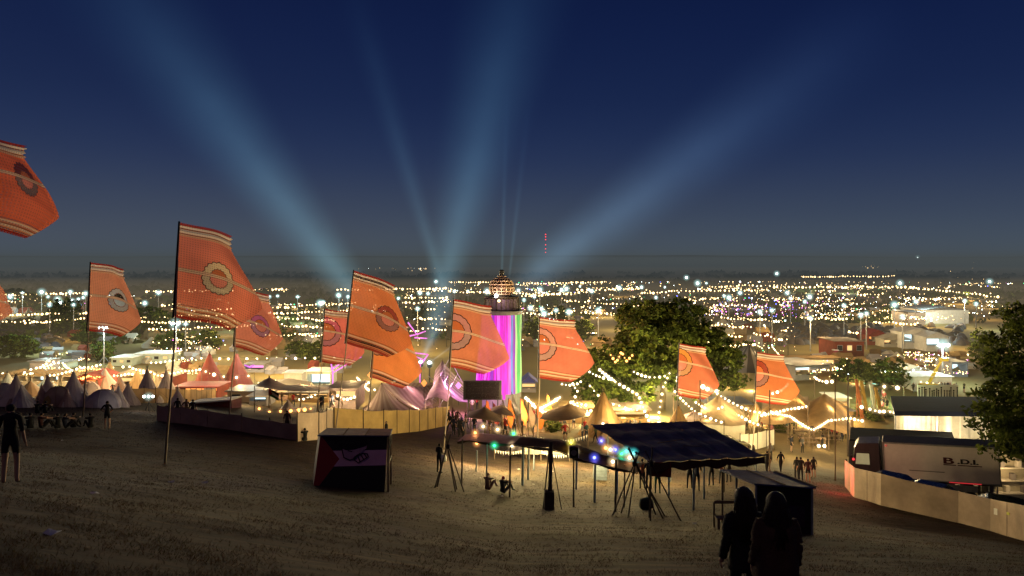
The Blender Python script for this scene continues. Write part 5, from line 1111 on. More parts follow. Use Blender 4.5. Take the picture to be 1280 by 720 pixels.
# floodlight masts
def mast_proto(): 
    t=thing('floodlight_mast','','floodlight',(0,0,-200)); MB().bar((0,0,-.2),(0,0,8),.14,.09,6).build('mast',M['steel'],t); MB().box((0,0,8),(1.6,.15,.12)).build('crossbar',M['steel'],t); return t
FM=[(28,366),(13,371),(52,365),(60,371),(72,374),(75,378),(88,365),(90,376),(98,374),(107,367),(92,381),(62,381),(104,372),(198,366),(181,379),(232,405),(347,370),(372,371),(337,371),(404,378),(424,370),(435,371),(423,369),(400,379),(525,366),(535,367),(498,373),(522,386),(568,364),(585,364),(609,364),(648,363),(675,362),(702,362),(708,361),(725,358),(736,362),(663,385),(677,386),(695,388),(711,390),(748,388),(680,392),(740,364),(774,360),(802,359),(831,359),(872,354),(883,354),(858,347,1),(905,370),(911,372),(925,366),(1012,371),(1006,377),(984,366),(988,373),(1025,328,2),(971,342,2),(1125,354),(1147,322,3),(1145,377),(1118,381),(1206,376),(1220,380),(1237,352,4),(1083,392),(1076,394),(1055,382),(1128,396),(1013,398),(820,372),(950,390),(965,388)]
FM+= [(545,352),(620,373),(640,379),(668,371),(655,375)]
mp_=mast_proto(); first=True
for q in FM:
    px,py=q[:2]; h=8.0
    if py<340: d=3600.
    elif py<352: d=620.; h=EYE-(py-YH)*d/F
    else: d=(EYE-h)*F/(py-YH)
    if py>=352 and d<160: d=160.
    p=P(px,py,d); g=G(p.x,p.y); s=max(1.,d/500.)*rnd.uniform(.85,1.2)
    if d>3000: g=p.z-8
    if first: t=mp_; first=False; t.location=(p.x,p.y,g)
    else: t=copy_tree(mp_,(p.x,p.y,g))
    t.scale=(1,1,max(.3,(p.z-g)/8.0))
    t['label']='distant floodlight on a mast glaring cool white across the valley'; t['group']='distant floodlights across the valley'
    zl=8.0; o=obj('lamp_head',BM['bulbwhite'],t,(0,0,zl)); rr=1.2*d/F*rnd.choice([.5,.7,.9,1.0,1.2]); iv=1/t.scale[2]; o.scale=(rr,rr,rr*iv)
    for k_,pk_ in ((5.0,.95),):
        e_=round(math.log(rr*k_)/math.log(1.3)); hb_=halo(t,(0,0,zl),1.3**e_,'bulbwhite',pk_); hb_.scale=(1,1,iv)
# near lamp mast at right, telescopic crane arm, radio mast
def near_mast(px,py,d,label,power):
    p=P(px,py,d); g=G(p.x,p.y); t=thing('lighting_mast',label,'lamp mast',(p.x,p.y,g)); h=p.z-g
    MB().bar((0,0,-.2),(0,0,h),.16,.10,8).build('mast',M['steel'],t); MB().box((0,0,h),(2.0,.2,.15)).build('crossbar',M['steel'],t)
    for s in (-.7,0,.7): MB().box((s,-.2,h+.15),(.5,.25,.4)).build('lamp_housing',M['darksteel'],t); obj('lamp_head',BM['bulbwhite'],t,(s,-.38,h+.12),.26)
    halo(t,(0,-.3,h+.1),1.7,'bulbwhite',.8)
    for a in (0,2.1,4.2): MB().bar((0,0,1.6),(1.3*math.cos(a),1.3*math.sin(a),0),.05,.05,5).build('stay',M['steel'],t)
    lamp(Vector((p.x,p.y-.9,p.z-.3)),power,COOL,.5); return t
near_mast(1178,432,118,'tall lighting mast with white lamps beside the yellow crane arm',2200); near_mast(220,405,150,'lighting mast with a white-blue lamp left of the near tall flag',1500); near_mast(130,410,140,'lighting mast behind the leftmost flag above the pale green cabin',1500)
t=thing('crane_arm','yellow telescopic crane arm leaning right at the foot of the lamp mast','crane',at(1162,112)); K0=Vector(t.location)
a,b_=P(1161,478,112)-K0,P(1177,450,112)-K0; MB().bar(a,a.lerp(b_,.6),.28,.26,4).build('lower_boom',M['yellow'],t); MB().bar(a.lerp(b_,.55),b_,.19,.17,4).build('upper_boom',M['yellow'],t); MB().box(b_+Vector((.3,0,.1)),(1.0,.9,.5)).build('basket',M['yellow'],t); MB().box((a.x-.3,0,.7),(2.6,1.7,1.1)).build('chassis',M['yellow'],t,bevel=.1)
for x_ in (-.9,.9):
    w=MB().lathe([(.15,-.95),(.42,-.95),(.42,.95),(.15,.95)],14).build('wheels',M['tyre'],t); w.location=(a.x-.3+x_,0,.42); w.rotation_euler=(PI/2,0,0)
pr=P(682,323,4200); gr=G(pr.x,pr.y); t=thing('radio_mast','far radio mast dotted with red warning lights on the skyline','mast',(pr.x,pr.y,gr)); hr_=P(682,290,4200).z-gr
MB().bar((0,0,-4),(0,0,hr_),1.0,.5,4).build('lattice',M['darksteel'],t)
for py in (293,296,299.5,306,311,315.5): obj('bulb',BM['bulbred'],t,(0,-1.5,P(682,py,4200).z-gr),3.0)
p=P(1060,470,78); g=G(p.x,p.y); o=MB().bar((0,0,-.3),(0,0,p.z-g),.11,.08,7).build('dark_pole',M['darkwood'],None,loc=(p.x,p.y,g)); tag(o,'tall plain dark pole at the left end of the container roof','pole')
p=P(1121,404+9,200); t=thing('signal_post','thin red and green lit post standing in the tent field','post',at(1121,172)); K0=Vector(t.location)
MB().bar((0,0,-.2),P(1121,417,172)-K0,.14,.14,6).build('post',M['white'],t); MB().bar(P(1121,426,172)-K0+Vector((0,-.2,0)),P(1121,418,172)-K0+Vector((0,-.2,0)),.18,.18,6).build('red_light',M['bulbred'],t); MB().bar(P(1121,431,172)-K0+Vector((0,-.2,0)),P(1121,428,172)-K0+Vector((0,-.2,0)),.18,.18,6).build('green_light',M['bulbgreen'],t)
# tall red and white painted columns behind the right flags
for (px,top,bot,d,mt,lb) in ((1044,438,470,150,'red','tall red column right of the sweeping bulb string'),(1036,448,472,145,'canvas','pale column left of the tall red column'),(1058,452,474,142,'red','short red column with pink lamps by the brick hut')):
    b_=at(px,d); tp=P(px,top,d); t=thing('painted_column',lb,'column',b_); MB().box((0,0,(tp.z-b_.z)/2),(.7,.7,tp.z-b_.z)).build('shaft',M[mt],t,bevel=.04); MB().box((0,0,tp.z-b_.z+.1),(1.0,1.0,.2)).build('cap',M['white'],t); obj('bulb',BM['bulbpink' if mt=='red' else 'bulb'],t,(0,-.6,(tp.z-b_.z)*.55),.35)

# field of small pitched tents beyond the lanes
dm_me=[]
for c in ((.085,.07,.075),(.10,.075,.055),(.06,.065,.09)):
    dm_me.append(MB().lathe([(1.0,-.1),(1.0,0),(.9,.3),(.6,.62),(.25,.78),(.02,.8)],10,wob=lambda a,z:1+.12*math.cos(2*a)).mesh('small_tent',mat('pitched_tent_%d'%int(c[0]*1000),c,.6,.4,.8,transl=.1),True))
q=random.Random(12); k=0
for (x0,x1,y0,y1,n) in ((975,1205,408,432,175),(-8,72,410,438,55),(640,740,430,444,14)):
    for _ in range(n):
        py=q.uniform(y0,y1); px=q.uniform(x0,x1); d=EYE*F/(py-YH); p=at(px,d); o=obj('pitched_tent',dm_me[q.randrange(3)],None,p,(q.uniform(1.1,1.9),q.uniform(1.1,1.7),q.uniform(1.3,2.1)),q.uniform(0,3)); tag(o,'small dark camping tent packed in the tent field','tent','small tents of the camping field')

# white marquees and sheds of the far town, each one small
gab=[]
for mt_ in (M['whitecloth'],M['canvas'],M['greybox'],M['tan'],M['redcanvas']):
    mb=MB(); mb.add([(-1,-1,-.2),(1,-1,-.2),(1,1,-.2),(-1,1,-.2),(-1,-1,1),(1,-1,1),(1,1,1),(-1,1,1),(-1,0,1.7),(1,0,1.7)],[(0,1,5,4),(1,2,6,5),(2,3,7,6),(3,0,4,7),(5,6,9),(7,4,8)],0)
    mb.add([(-1.08,-1.1,.95),(1.08,-1.1,.95),(1.08,0,1.74),(-1.08,0,1.74),(1.08,1.1,.95),(-1.08,1.1,.95)],[(0,1,2,3),(3,2,4,5)],0); gab.append(mb.mesh('marquee',mt_))
gab.append(MB().lathe([(1.1,-.1),(1.1,.8),(.6,1.3),(.1,2.2),(.02,2.25)],10).mesh('marquee',M['whitecloth']))
q=random.Random(61)
for (x0,x1,y0,y1,n) in ((0,560,384,436,70),(640,760,384,436,22),(860,1230,376,400,60),(860,960,404,436,16),(560,1240,358,376,50),(1000,1212,444,478,46),(180,430,436,470,44),(60,180,436,452,12)):
    for _ in range(n):
        px=q.uniform(x0,x1); py=q.uniform(y0,y1); d=EYE*F/(py-YH) if py<438 else foot(px,py).y; p=at(px,d); ks=.62 if py>436 else 1.0; o=obj('marquee',gab[q.choice([0,1,2,2,2,3,3,3,4,5])],None,p,(ks*q.uniform(.9,2.3),ks*q.uniform(.9,1.8),ks*q.uniform(.9,1.5)),q.uniform(-.6,.6)); tag(o,'small far marquee or shed in the lit festival town','marquee','far marquees and sheds of the town')

# pennants, poles and tables
def pennant(px,py,d,top,col,label,seed,group='tall narrow pennants below the tower'):
    f=at(px,d); tp=P(px,top,d); h=tp.z-f.z; t=thing('feather_pennant',label,'pennant',f,0,group); q=random.Random(seed); lean=q.uniform(-.25,.25)
    MB().tube([(0,0,-.2),(lean*.3,0,h*.5),(lean,0,h)],.04,6).build('pole',M['darkwood'],t)
    mb=MB(); mb.grid(lambda i,j: Vector((lean*(j*.8+.15)+i*(.55+.2*math.sin(j*5))*(1-.5*abs(j-.5)),.12*math.sin(j*6+seed)*i,h*(.25+.72*j)-i*.25)),5,14); mb.build('cloth',col,t,True)
pc=[('orange','orange pennant nearest the screen below the tower'),('redcanvas','dark red pennant second from the screen'),('orange','orange pennant third from the screen'),('darkplastic','black pennant by the tower foot'),('orange','orange pennant right of the tower foot'),('canvas','pale pennant with orange edge right of the tower'),('orange','slim orange pennant left of the oak'),('tan','tan pennant in front of the tower foot'),('orange','orange pennant at the end of the row of pennants')]
for k,(px,py,top) in enumerate(((606,530,499),(618,530,502),(633,528,497),(641,526,490),(652,530,496),(660,532,500),(682,524,492),(627,532,505),(672,530,505))): pennant(px,py,78-k%3*3,top,M[pc[k][0]],pc[k][1],k)
lb_=['slanting ribbon pole nearest the tower','slanting ribbon pole, middle one of three','slanting ribbon pole nearest the long awning']
for k,(x0,y0,x1,y1) in enumerate(((628,500,640,540),(640,505,652,545),(655,500,668,545))):
    a=P(x0,y0,72); b_=foot(x1,y1); b_=at(x1,70); o=MB().tube([a-b_,(a-b_)*.5+Vector((0,0,-.1)),(0,0,-.1)],.06,5).build('leaning_pole',M['canvas'],None,True,loc=b_); tag(o,lb_[k],'pole','leaning poles before the tower')
def table(px,py,label,lit=True):
    f=foot(px,py); t=thing('picnic_table',label,'table',f,rnd.uniform(-.3,.3),'picnic tables by the stretch tents')
    MB().box((0,0,.74),(1.9,.75,.05)).build('tabletop',M['wood'],t)
    for s in (-1,1): MB().box((0,s*.72,.44),(1.9,.26,.05)).build('bench',M['wood'],t); MB().box((s*.7,0,.42),(.08,1.5,.06)).bar((s*.7,-.65,-.05),(s*.7,-.2,.74),.04).bar((s*.7,.65,-.05),(s*.7,.2,.74),.04).build('leg_frame',M['wood'],t)
for k,(px,py) in enumerate(((1012,556),(1040,553),(1003,546),(1030,543),(975,540),(955,537))): table(px,py,['picnic table nearest the walking people, with two bright lamps','picnic table at the right under the stretch tent edge','picnic table behind the nearest one','picnic table in the middle of the lit court','picnic table left of the lit court','picnic table furthest left beside the white low fence'][k])
t=thing('lamp_pair','pair of bright round lamps hanging low at the nearest picnic table','lamp',foot(1026,562)); K0=Vector(t.location)
for px in (1023.5,1030.5): p=P(px,557.5,K0.y)-K0; obj('bulb',BM['bulb'],t,p,.17); halo(t,p,.45,'bulb',.4)
MB().bar((-.5,.1,-.1),(-.5,.1,1.3),.03,.03).bar((.5,.1,-.1),(.5,.1,1.3),.03,.03).bar((-.5,.1,1.25),(.5,.1,1.25),.03,.03).build('stand',M['wood'],t); lamp(K0+Vector((0,-.4,1.0)),90,WARM,.2)
o=MB().box((0,0,.4),(.75,.5,.8)).box((0,-.26,.62),(.7,.02,.12)).box((0,-.26,.25),(.7,.02,.12)).build('crate',M['bluewood'],None,bevel=.01,loc=foot(750,600)); tag(o,'pale blue crate standing on the grass behind the awning','crate')
q=random.Random(4)
sm_=MB().poly([(-.14,-.09,.02),(.1,-.12,.03),(.15,.06,.06),(-.02,.11,.02),(-.13,.05,.07)]).mesh('litter',M['white'])
for px,py in ((78,551),(118,618),(214,603),(256,604),(65,668),(690,590),(667,606),(602,598),(648,587),(628,621),(868,655),(898,627)):
    f=foot(px,py); o=obj('litter',sm_,None,f,rnd.uniform(.45,.8),rnd.uniform(0,6)); tag(o,'scrap of pale litter lying on the trampled grass','litter','scraps of litter on the grass')

# ------------------------------------------------------------------ people
SK={}
def skin_body(pose):
    """one continuous body grown from a jointed skeleton; face region -> material 0 skin 1 hair 2 top 3 legs 4 shoes"""
    if pose in SK: return SK[pose]
    J={'pelvis':((0,0,.95),.125),'waist':((0,0,1.08),.115),'chest':((0,.01,1.30),.14),'nb':((0,0,1.44),.075),'neck':((0,.0,1.50),.052),'head':((0,.02,1.59),.085),'crown':((0,.01,1.68),.072)}
    Ed=[('pelvis','waist'),('waist','chest'),('chest','nb'),('nb','neck'),('neck','head'),('head','crown')]
    arm={'stand':((.22,-.03,1.15),(.24,.05,.92)),'walk':((.23,-.10,1.16),(.25,.02,.93)),'phone':((.22,.0,1.15),(.10,.24,1.22)),'hips':((.33,-.05,1.18),(.17,.05,1.02)),'sit':((.24,.08,.62),(.20,.34,.55)),'bar':((.23,.05,1.16),(.16,.27,1.08))}
    for s,n in ((-1,'l'),(1,'r')):
        e,w=arm.get(pose,arm['stand']);
        if pose=='walk' and s<0: e,w=(.23,.08,1.16),(.24,.24,.96)
        e=Vector((e[0]*s,e[1],e[2])); w=Vector((w[0]*s,w[1],w[2])); hd=w+(w-e).normalized()*.09
        J['sh'+n]=((.165*s,0,1.41),.062); J['el'+n]=(tuple(e),.043); J['wr'+n]=(tuple(w),.028); J['ha'+n]=(tuple(hd),.032)
        Ed+=[('nb','sh'+n),('sh'+n,'el'+n),('el'+n,'wr'+n),('wr'+n,'ha'+n)]
        if pose=='sit': hp,kn,an,to=(.10*s,.0,.10),(.14*s,.42,.42),(.13*s,.62,.07),(.14*s,.76,.04)
        elif pose=='walk': k=.16*s; hp,kn,an,to=(.09*s,0,.90),(.10*s,.04+k,.50),(.10*s,-.02+k*1.7,.09+(.05 if s<0 else 0)),(.11*s,.12+k*1.7,.04)
        else: hp,kn,an,to=(.09*s,0,.90),(.11*s,.02,.50),(.12*s,-.02,.09),(.14*s,.12,.04)
        J['hp'+n]=(hp,.088); J['kn'+n]=(kn,.058); J['an'+n]=(an,.042); J['to'+n]=(to,.036)
        Ed+=[('pelvis','hp'+n),('hp'+n,'kn'+n),('kn'+n,'an'+n),('an'+n,'to'+n)]
    if pose=='sit':
        for k in list(J):
            if k in('pelvis','waist','chest','nb','neck','head','crown','shl','shr'):
                (x,y,z),r=J[k]; J[k]=((x,y-.02-(z-.95)*.12+(.10 if k in('head','crown') else 0),z-.80),r)
    names=list(J); me=bpy.data.meshes.new('person'); me.from_pydata([J[k][0] for k in names],[(names.index(a),names.index(b_)) for a,b_ in Ed],[])
    o=bpy.data.objects.new('person_skeleton',me); COL.objects.link(o); o.modifiers.new('Skin','SKIN'); sv=me.skin_vertices[0].data
    for i,k in enumerate(names): sv[i].radius=(J[k][1],J[k][1]); sv[i].use_root=(k=='pelvis')
    md=o.modifiers.new('Sub','SUBSURF'); md.levels=2; md.render_levels=2
    bpy.context.view_layer.update(); dg=bpy.context.evaluated_depsgraph_get(); out=bpy.data.meshes.new_from_object(o.evaluated_get(dg)); bpy.data.objects.remove(o)
    V={k:Vector(J[k][0]) for k in names}
    def reg(a,b_):
        if 'crown' in(a,b_) or (a,b_)==('neck','head'): return 0
        if a in('el'+a[-1],) and b_.startswith('wr') or b_.startswith('ha'): return 0
        if a=='pelvis' and b_.startswith('hp') or b_.startswith('kn'): return 3
        if b_.startswith('an'): return 5
        if b_.startswith('to'): return 4
        if (a,b_)==('nb','neck'): return 0
        return 2
    mi=[]
    for p in out.polygons:
        c=p.center; best=9;rg_=2
        for a,b_ in Ed:
            A,B=V[a],V[b_]; t=max(0,min(1,(c-A).dot(B-A)/max(1e-9,(B-A).length_squared))); d=(c-(A+(B-A)*t)).length/(.5*(J[a][1]+J[b_][1]))
            if d<best: best=d; rg_=reg(a,b_)
        if rg_==3:
            for n in 'lr':
                if c.z<.66 and pose!='sit' or pose=='sit' and (c-V['kn'+n]).length<.16: rg_=5
        hc=V['head']
        if rg_==0 and (c-hc).length<.2 and c.z>hc.z-.06 and (c.y<hc.y+.02 or c.z>hc.z+.085): rg_=1
        mi.append(rg_)
    # nose, eyes and short fingers grown as bent tapered chains from each palm
    mb=MB(); mb.v=[tuple(v.co) for v in out.vertices]; mb.f=[tuple(p.vertices) for p in out.polygons]; mb.m=mi
    hc=V['head']; mb.lathe([(.017,-.03),(.012,0),(.005,.02)],6,0,c=(hc.x,hc.y+.088,hc.z-.005))
    for s in (-1,1): mb.ball((hc.x+.032*s,hc.y+.076,hc.z+.012),.010,6,4,4); mb.ball((hc.x+.088*s,hc.y-.005,hc.z-.01),(.014,.022,.034),6,5,0)
    mb.bar((hc.x-.025,hc.y+.082,hc.z-.055),(hc.x+.025,hc.y+.082,hc.z-.055),.007,.007,5,4)
    for n in 'lr':
        w,h=V['wr'+n],V['ha'+n]; d=(h-w).normalized(); sd=d.cross(Vector((0,1,0))); sd=sd.normalized() if sd.length>.1 else Vector((1,0,0)); nn=d.cross(sd).normalized()
        ac=nn
        for k,(off,ln) in enumerate(((-.027,.062),(-.009,.072),(.009,.068),(.027,.052))):
            a=h+ac*off+d*.012; b_=a+d*ln*.55+sd*.006; c=b_+d*ln*.4+sd*.018; mb.bar(a,b_,.0095,.0085,6,0); mb.ball(b_,.0088,6,4,0); mb.bar(b_,c,.0085,.006,6,0)
        a=h-d*.03-ac*.024; b_=a-ac*.026+d*.03; mb.bar(a,b_,.011,.009,6,0); mb.ball(b_,.0095,6,4,0); mb.bar(b_,b_+d*.03-ac*.004,.009,.006,6,0)
    SK[pose]=mb.mesh('person',[M['skin'],M['black'],M['black'],M['black'],M['darkplastic'],M['black']],True); return SK[pose]
CLO={}
def cl(c):
    if c not in CLO: CLO[c]=mat('cloth_%d_%d_%d'%tuple(int(k*1000) for k in c),c,.9,.3,6,bump=.3)
    return CLO[c]
BLK=(.012,.012,.014); NAVY=(.02,.025,.05); GREY=(.12,.115,.11); DEN=(.04,.055,.09); RED=(.35,.03,.025); WHT=(.5,.48,.44); BRN=(.08,.05,.03); OLV=(.06,.07,.035); SKN=(.40,.24,.16); TEA=(.03,.10,.10); PNK=(.4,.16,.18)
def person(px,py,label,pose='stand',top=BLK,legs=BLK,hair=BLK,h=1.72,rz=0.0,group=None,shoes=BLK,d=None):
    f=at(px,d) if d else foot(px,py); s=h/1.755; o=obj('person',skin_body(pose),None,f,s,rz); tag(o,label,'person',group)
    for i,c in enumerate((SKN,hair,top,legs if legs is not SKN else BLK,shoes,legs)):
        o.material_slots[i].link='OBJECT'; o.material_slots[i].material=M['skin'] if i==0 or c is SKN else cl(c)
    return o
def shorts(o): o.material_slots[5].material=M['skin']; return o
person(549,592,'person in black standing alone by the left end of the awning with a white bag','phone',BLK,BLK,rz=-.6)
f=foot(549,592); o=MB().lathe([(.02,-.34),(.15,-.30),(.17,-.05),(.11,.06),(.02,.08)],12,wob=lambda a,z:1-.35*abs(math.sin(a))).build('tote_bag',M['white'],None,True,loc=f+Vector((.24,-.05,.98))); MB().tube([(-.08,0,.05),(-.04,0,.3),(.04,0,.3),(.08,0,.05)],.012,5).build('strap',M['white'],o); tag(o,'white cloth bag hanging from the person in black beside the awning','bag')
person(610,613,'person in a patterned light top sitting on the grass under the awning','sit',(.22,.15,.10),(.1,.03,.03),hair=(.25,.16,.08),rz=-.5); person(629,617,'person in black with a red hat sitting under the awning','sit',BLK,BLK,hair=(.3,.03,.03),rz=-.7)
shorts(person(13,606,'person in a dark coat with bare legs standing at the far left edge','stand',BLK,BLK,h=1.75,rz=.3)); shorts(person(134,537,'woman in black with bare legs standing before the dome tent at left','hips',BLK,BLK,h=1.7,rz=.2,shoes=BRN))
for k,(px,lb,c) in enumerate(((14,'person seated at the far left of the row on the hillside',BLK),(24,'person with pale arms seated second in the hillside row',GREY),(38,'person in black seated third in the hillside row',BLK),(52,'person in a maroon top seated fourth in the hillside row',(.06,.02,.02)),(72,'person seated cross-legged in the middle of the hillside row',BLK),(82,'person leaning back in the hillside row by the others',NAVY),(92,'person seated low near the left flag pole foot',BLK),(113,'person seated right of the left flag pole foot',BLK))):
    person(px,536-(k>5),lb,'sit',c,BLK,rz=rnd.uniform(-.9,.9),h=1.7)
for px,lb in ((47,'head and shoulders of a person sitting below the crest, left of two'),(57,'head and shoulders of a person sitting below the crest, right of two')): person(px,517,lb,'sit',BLK,BLK)
person(222,527,'person in dark clothes standing with two friends on the crest, left one','stand',BLK,BLK); shorts(person(233,528,'person in a tan top standing in the middle of three on the crest','hips',(.14,.09,.05),BLK)); person(241,529,'person in black standing right of the three on the crest','stand',BLK,BLK)
person(257,531,'person in black sitting alone left of the pole of the coral flag','sit',BLK,BLK,rz=.4); person(268,532,'person sitting by the coral flag pole, middle of three','sit',BLK,BLK,rz=-.4); shorts(person(276,533,'person with pale legs sitting right beside the coral flag pole','sit',BLK,GREY,rz=-1.2))
person(359,544,'person in dark brown standing against the brown cloth fence','stand',(.03,.02,.018),BLK); person(381,552,'person crouched on the grass left of the painted shack','sit',BLK,BLK,rz=.8)
person(483,556,'person in black just behind the roof of the painted shack','walk',BLK,BLK,rz=2.0)
cw=[(563,540),(567,544),(570,538),(574,546),(577,541),(572,533),(561,533),(579,549),(566,529),(582,536)]
for k,(px,py) in enumerate(cw): person(px,py,'dark figure in the little crowd by the end of the yellow fence',['walk','stand','hips'][k%3],[BLK,NAVY,(.06,.02,.03)][k%3],BLK,rz=rnd.uniform(0,6),group='crowd at the end of the yellow fence')
# under the blue roof and beyond
person(822,618,'person in a red top and green shorts seen from behind under the blue roof','bar',RED,(.02,.06,.03)); person(811,613,'person in dark clothes beside the one in the red top','bar',BLK,BLK); person(803,612,'person with orange bag strap left of the red top','stand',(.2,.05,.02),BLK)
for k,(px,py,lb,c) in enumerate(((862,612,'dark figure at the left post under the blue roof',BLK),(871,614,'figure beside the middle post under the blue roof',NAVY),(889,608,'person in black standing at the right part of the blue roof',BLK),(902,606,'person in dark red near the right post of the blue roof',(.08,.02,.02)),(911,604,'person leaning just outside the right post of the blue roof',BLK))): person(px,py,lb,'bar',c,BLK,rz=rnd.uniform(-.5,.5))
for (px,py,lb,c,ps) in ((959,594,'broad man in a black shirt walking towards the lit court','',''),(976,591,'person in a black shirt walking right of the broad man','',''),(1001,603,'tall person in dark clothes standing in the group of four','',''),(996,600,'person close behind the tall one in the group of four','',''),(1010,603,'woman in a dark dress in the group of four','',''),(1017,598,'person in dark shorts at the right of the group of four','','')):
    o=person(px,py,lb,'walk' if px<980 else 'stand',BLK if px not in(1010,) else (.05,.015,.02),BLK if px<1005 else SKN,h=1.78 if px in(959,1001) else 1.68)
for (px,py,lb,c,lg) in ((989,565,'person in a dark top walking between court and group, left one',NAVY,SKN),(1003,566,'person in a pale jacket walking beside the one in a dark top',GREY,BLK),(963,577,'person in a pale top behind the white low fence',WHT,GREY),(990,553,'person seated dark on the grass at the court edge',BLK,BLK),(1000,553,'person in a patterned top sitting at the court edge',BRN,BLK),(1028,560,'person in dark clothes at the lamp pair table',BLK,BLK),(1040,550,'person in red at the table under the stretch tent',RED,BLK),(1046,551,'person in crimson beside the one in red',(.3,.02,.03),BLK),(1052,553,'person in black at the right of the tables',BLK,DEN),(1036,546,'person in pink behind the red tops',PNK,BLK),(1056,549,'person in olive by the dark pole',OLV,BLK),(942,582,'person half hidden at the blue roof edge',GREY,BLK),(935,584,'person in dark clothes beside the blue roof edge',BLK,BLK)):
    person(px,py,lb,'sit' if py==553 and px<1005 else 'stand',c,lg,rz=rnd.uniform(0,6))
# crowd of the court and tower foot
q=random.Random(33); crw=[BLK,NAVY,RED,WHT,BRN,OLV,PNK,TEA,GREY]
for (x0,x1,y0,y1,n,lb,g) in ((948,1062,532,549,30,'festival goer in the lit court among the picnic tables','crowd in the lit court'),(590,720,528,546,26,'festival goer below the ribbon tower among the pennants','crowd below the ribbon tower'),(700,800,540,556,20,'festival goer in front of the bunting stalls by the tan tipi','crowd by the tan tipi'),(585,600,500,520,6,'person in pink light beside the screen','crowd in the pink light')):
    for k in range(n): person(q.uniform(x0,x1),q.uniform(y0,y1),lb,q.choice(['stand','walk','bar','hips']),q.choice(crw),q.choice([BLK,DEN,BRN,SKN]),hair=q.choice([BLK,(.06,.03,.015),(.2,.12,.05)]),rz=q.uniform(0,6),h=q.uniform(1.6,1.82),group=g)
for (x0,x1,y0,y1,n,lb,g) in ((1068,1112,498,522,16,'festival goer by the lit structures left of the covered stage','crowd left of the covered stage'),(1140,1206,488,494,14,'festival goer in front of the pale mural wall','crowd before the mural wall'),(870,960,528,542,14,'festival goer among the cream tents','crowd among the cream tents'),(330,440,500,516,10,'festival goer at the warm stalls behind the fence','crowd at the warm stalls'),(60,200,486,496,12,'festival goer behind the front row of tipis','crowd behind the tipis')):
    for k in range(n): person(q.uniform(x0,x1),q.uniform(y0,y1),lb,q.choice(['stand','walk','bar','hips']),q.choice(crw),q.choice([BLK,DEN,BRN,SKN]),hair=q.choice([BLK,(.06,.03,.015),(.2,.12,.05)]),rz=q.uniform(0,6),h=q.uniform(1.6,1.82),group=g)
for (x0,y0,x1,y1,d,mt,lb) in ((1078,500,1070,474,98,'fadedorange','leaning orange board at the left of the play structures'),(1086,503,1076,476,98,'fadedyellow','leaning yellow board in the middle of the play structures'),(1096,503,1088,480,98,'greenbox','leaning green board at the right of the play structures'),(1104,505,1094,484,97,'fadedyellow','last leaning yellow board beside the bulbs of the stage')):
    b_=at(x0,d); a=P(x1,y1,d)-b_; o=MB().bar((0,0,-.1),a,.28,.22,4).bar(a,(a.x+.4,.5,-.1),.07,.06,5).build('leaning_board',M[mt],None,loc=b_); tag(o,lb,'board')
for (px,py,hp,k,lb) in ((1092,526,16,1,'low lit shrub left of the covered stage'),(1078,520,14,0,'round lit shrub by the dark pole'),(1106,522,13,1,'small shrub beside the stage curtain'),(972,540,12,1,'small green shrub in the lit court'),(985,532,12,0,'round green shrub behind the picnic tables'),(688,540,16,1,'lit shrub left of the big tan tipi')):
    p=foot(px,py); s=hp*p.y/F/8.0; t=thing('shrub',lb,'shrub',p,rnd.uniform(0,6)); obj('foliage',CR[k],t); obj('stem',TR[k],t); t.scale=(s*1.5,s*1.5,s)
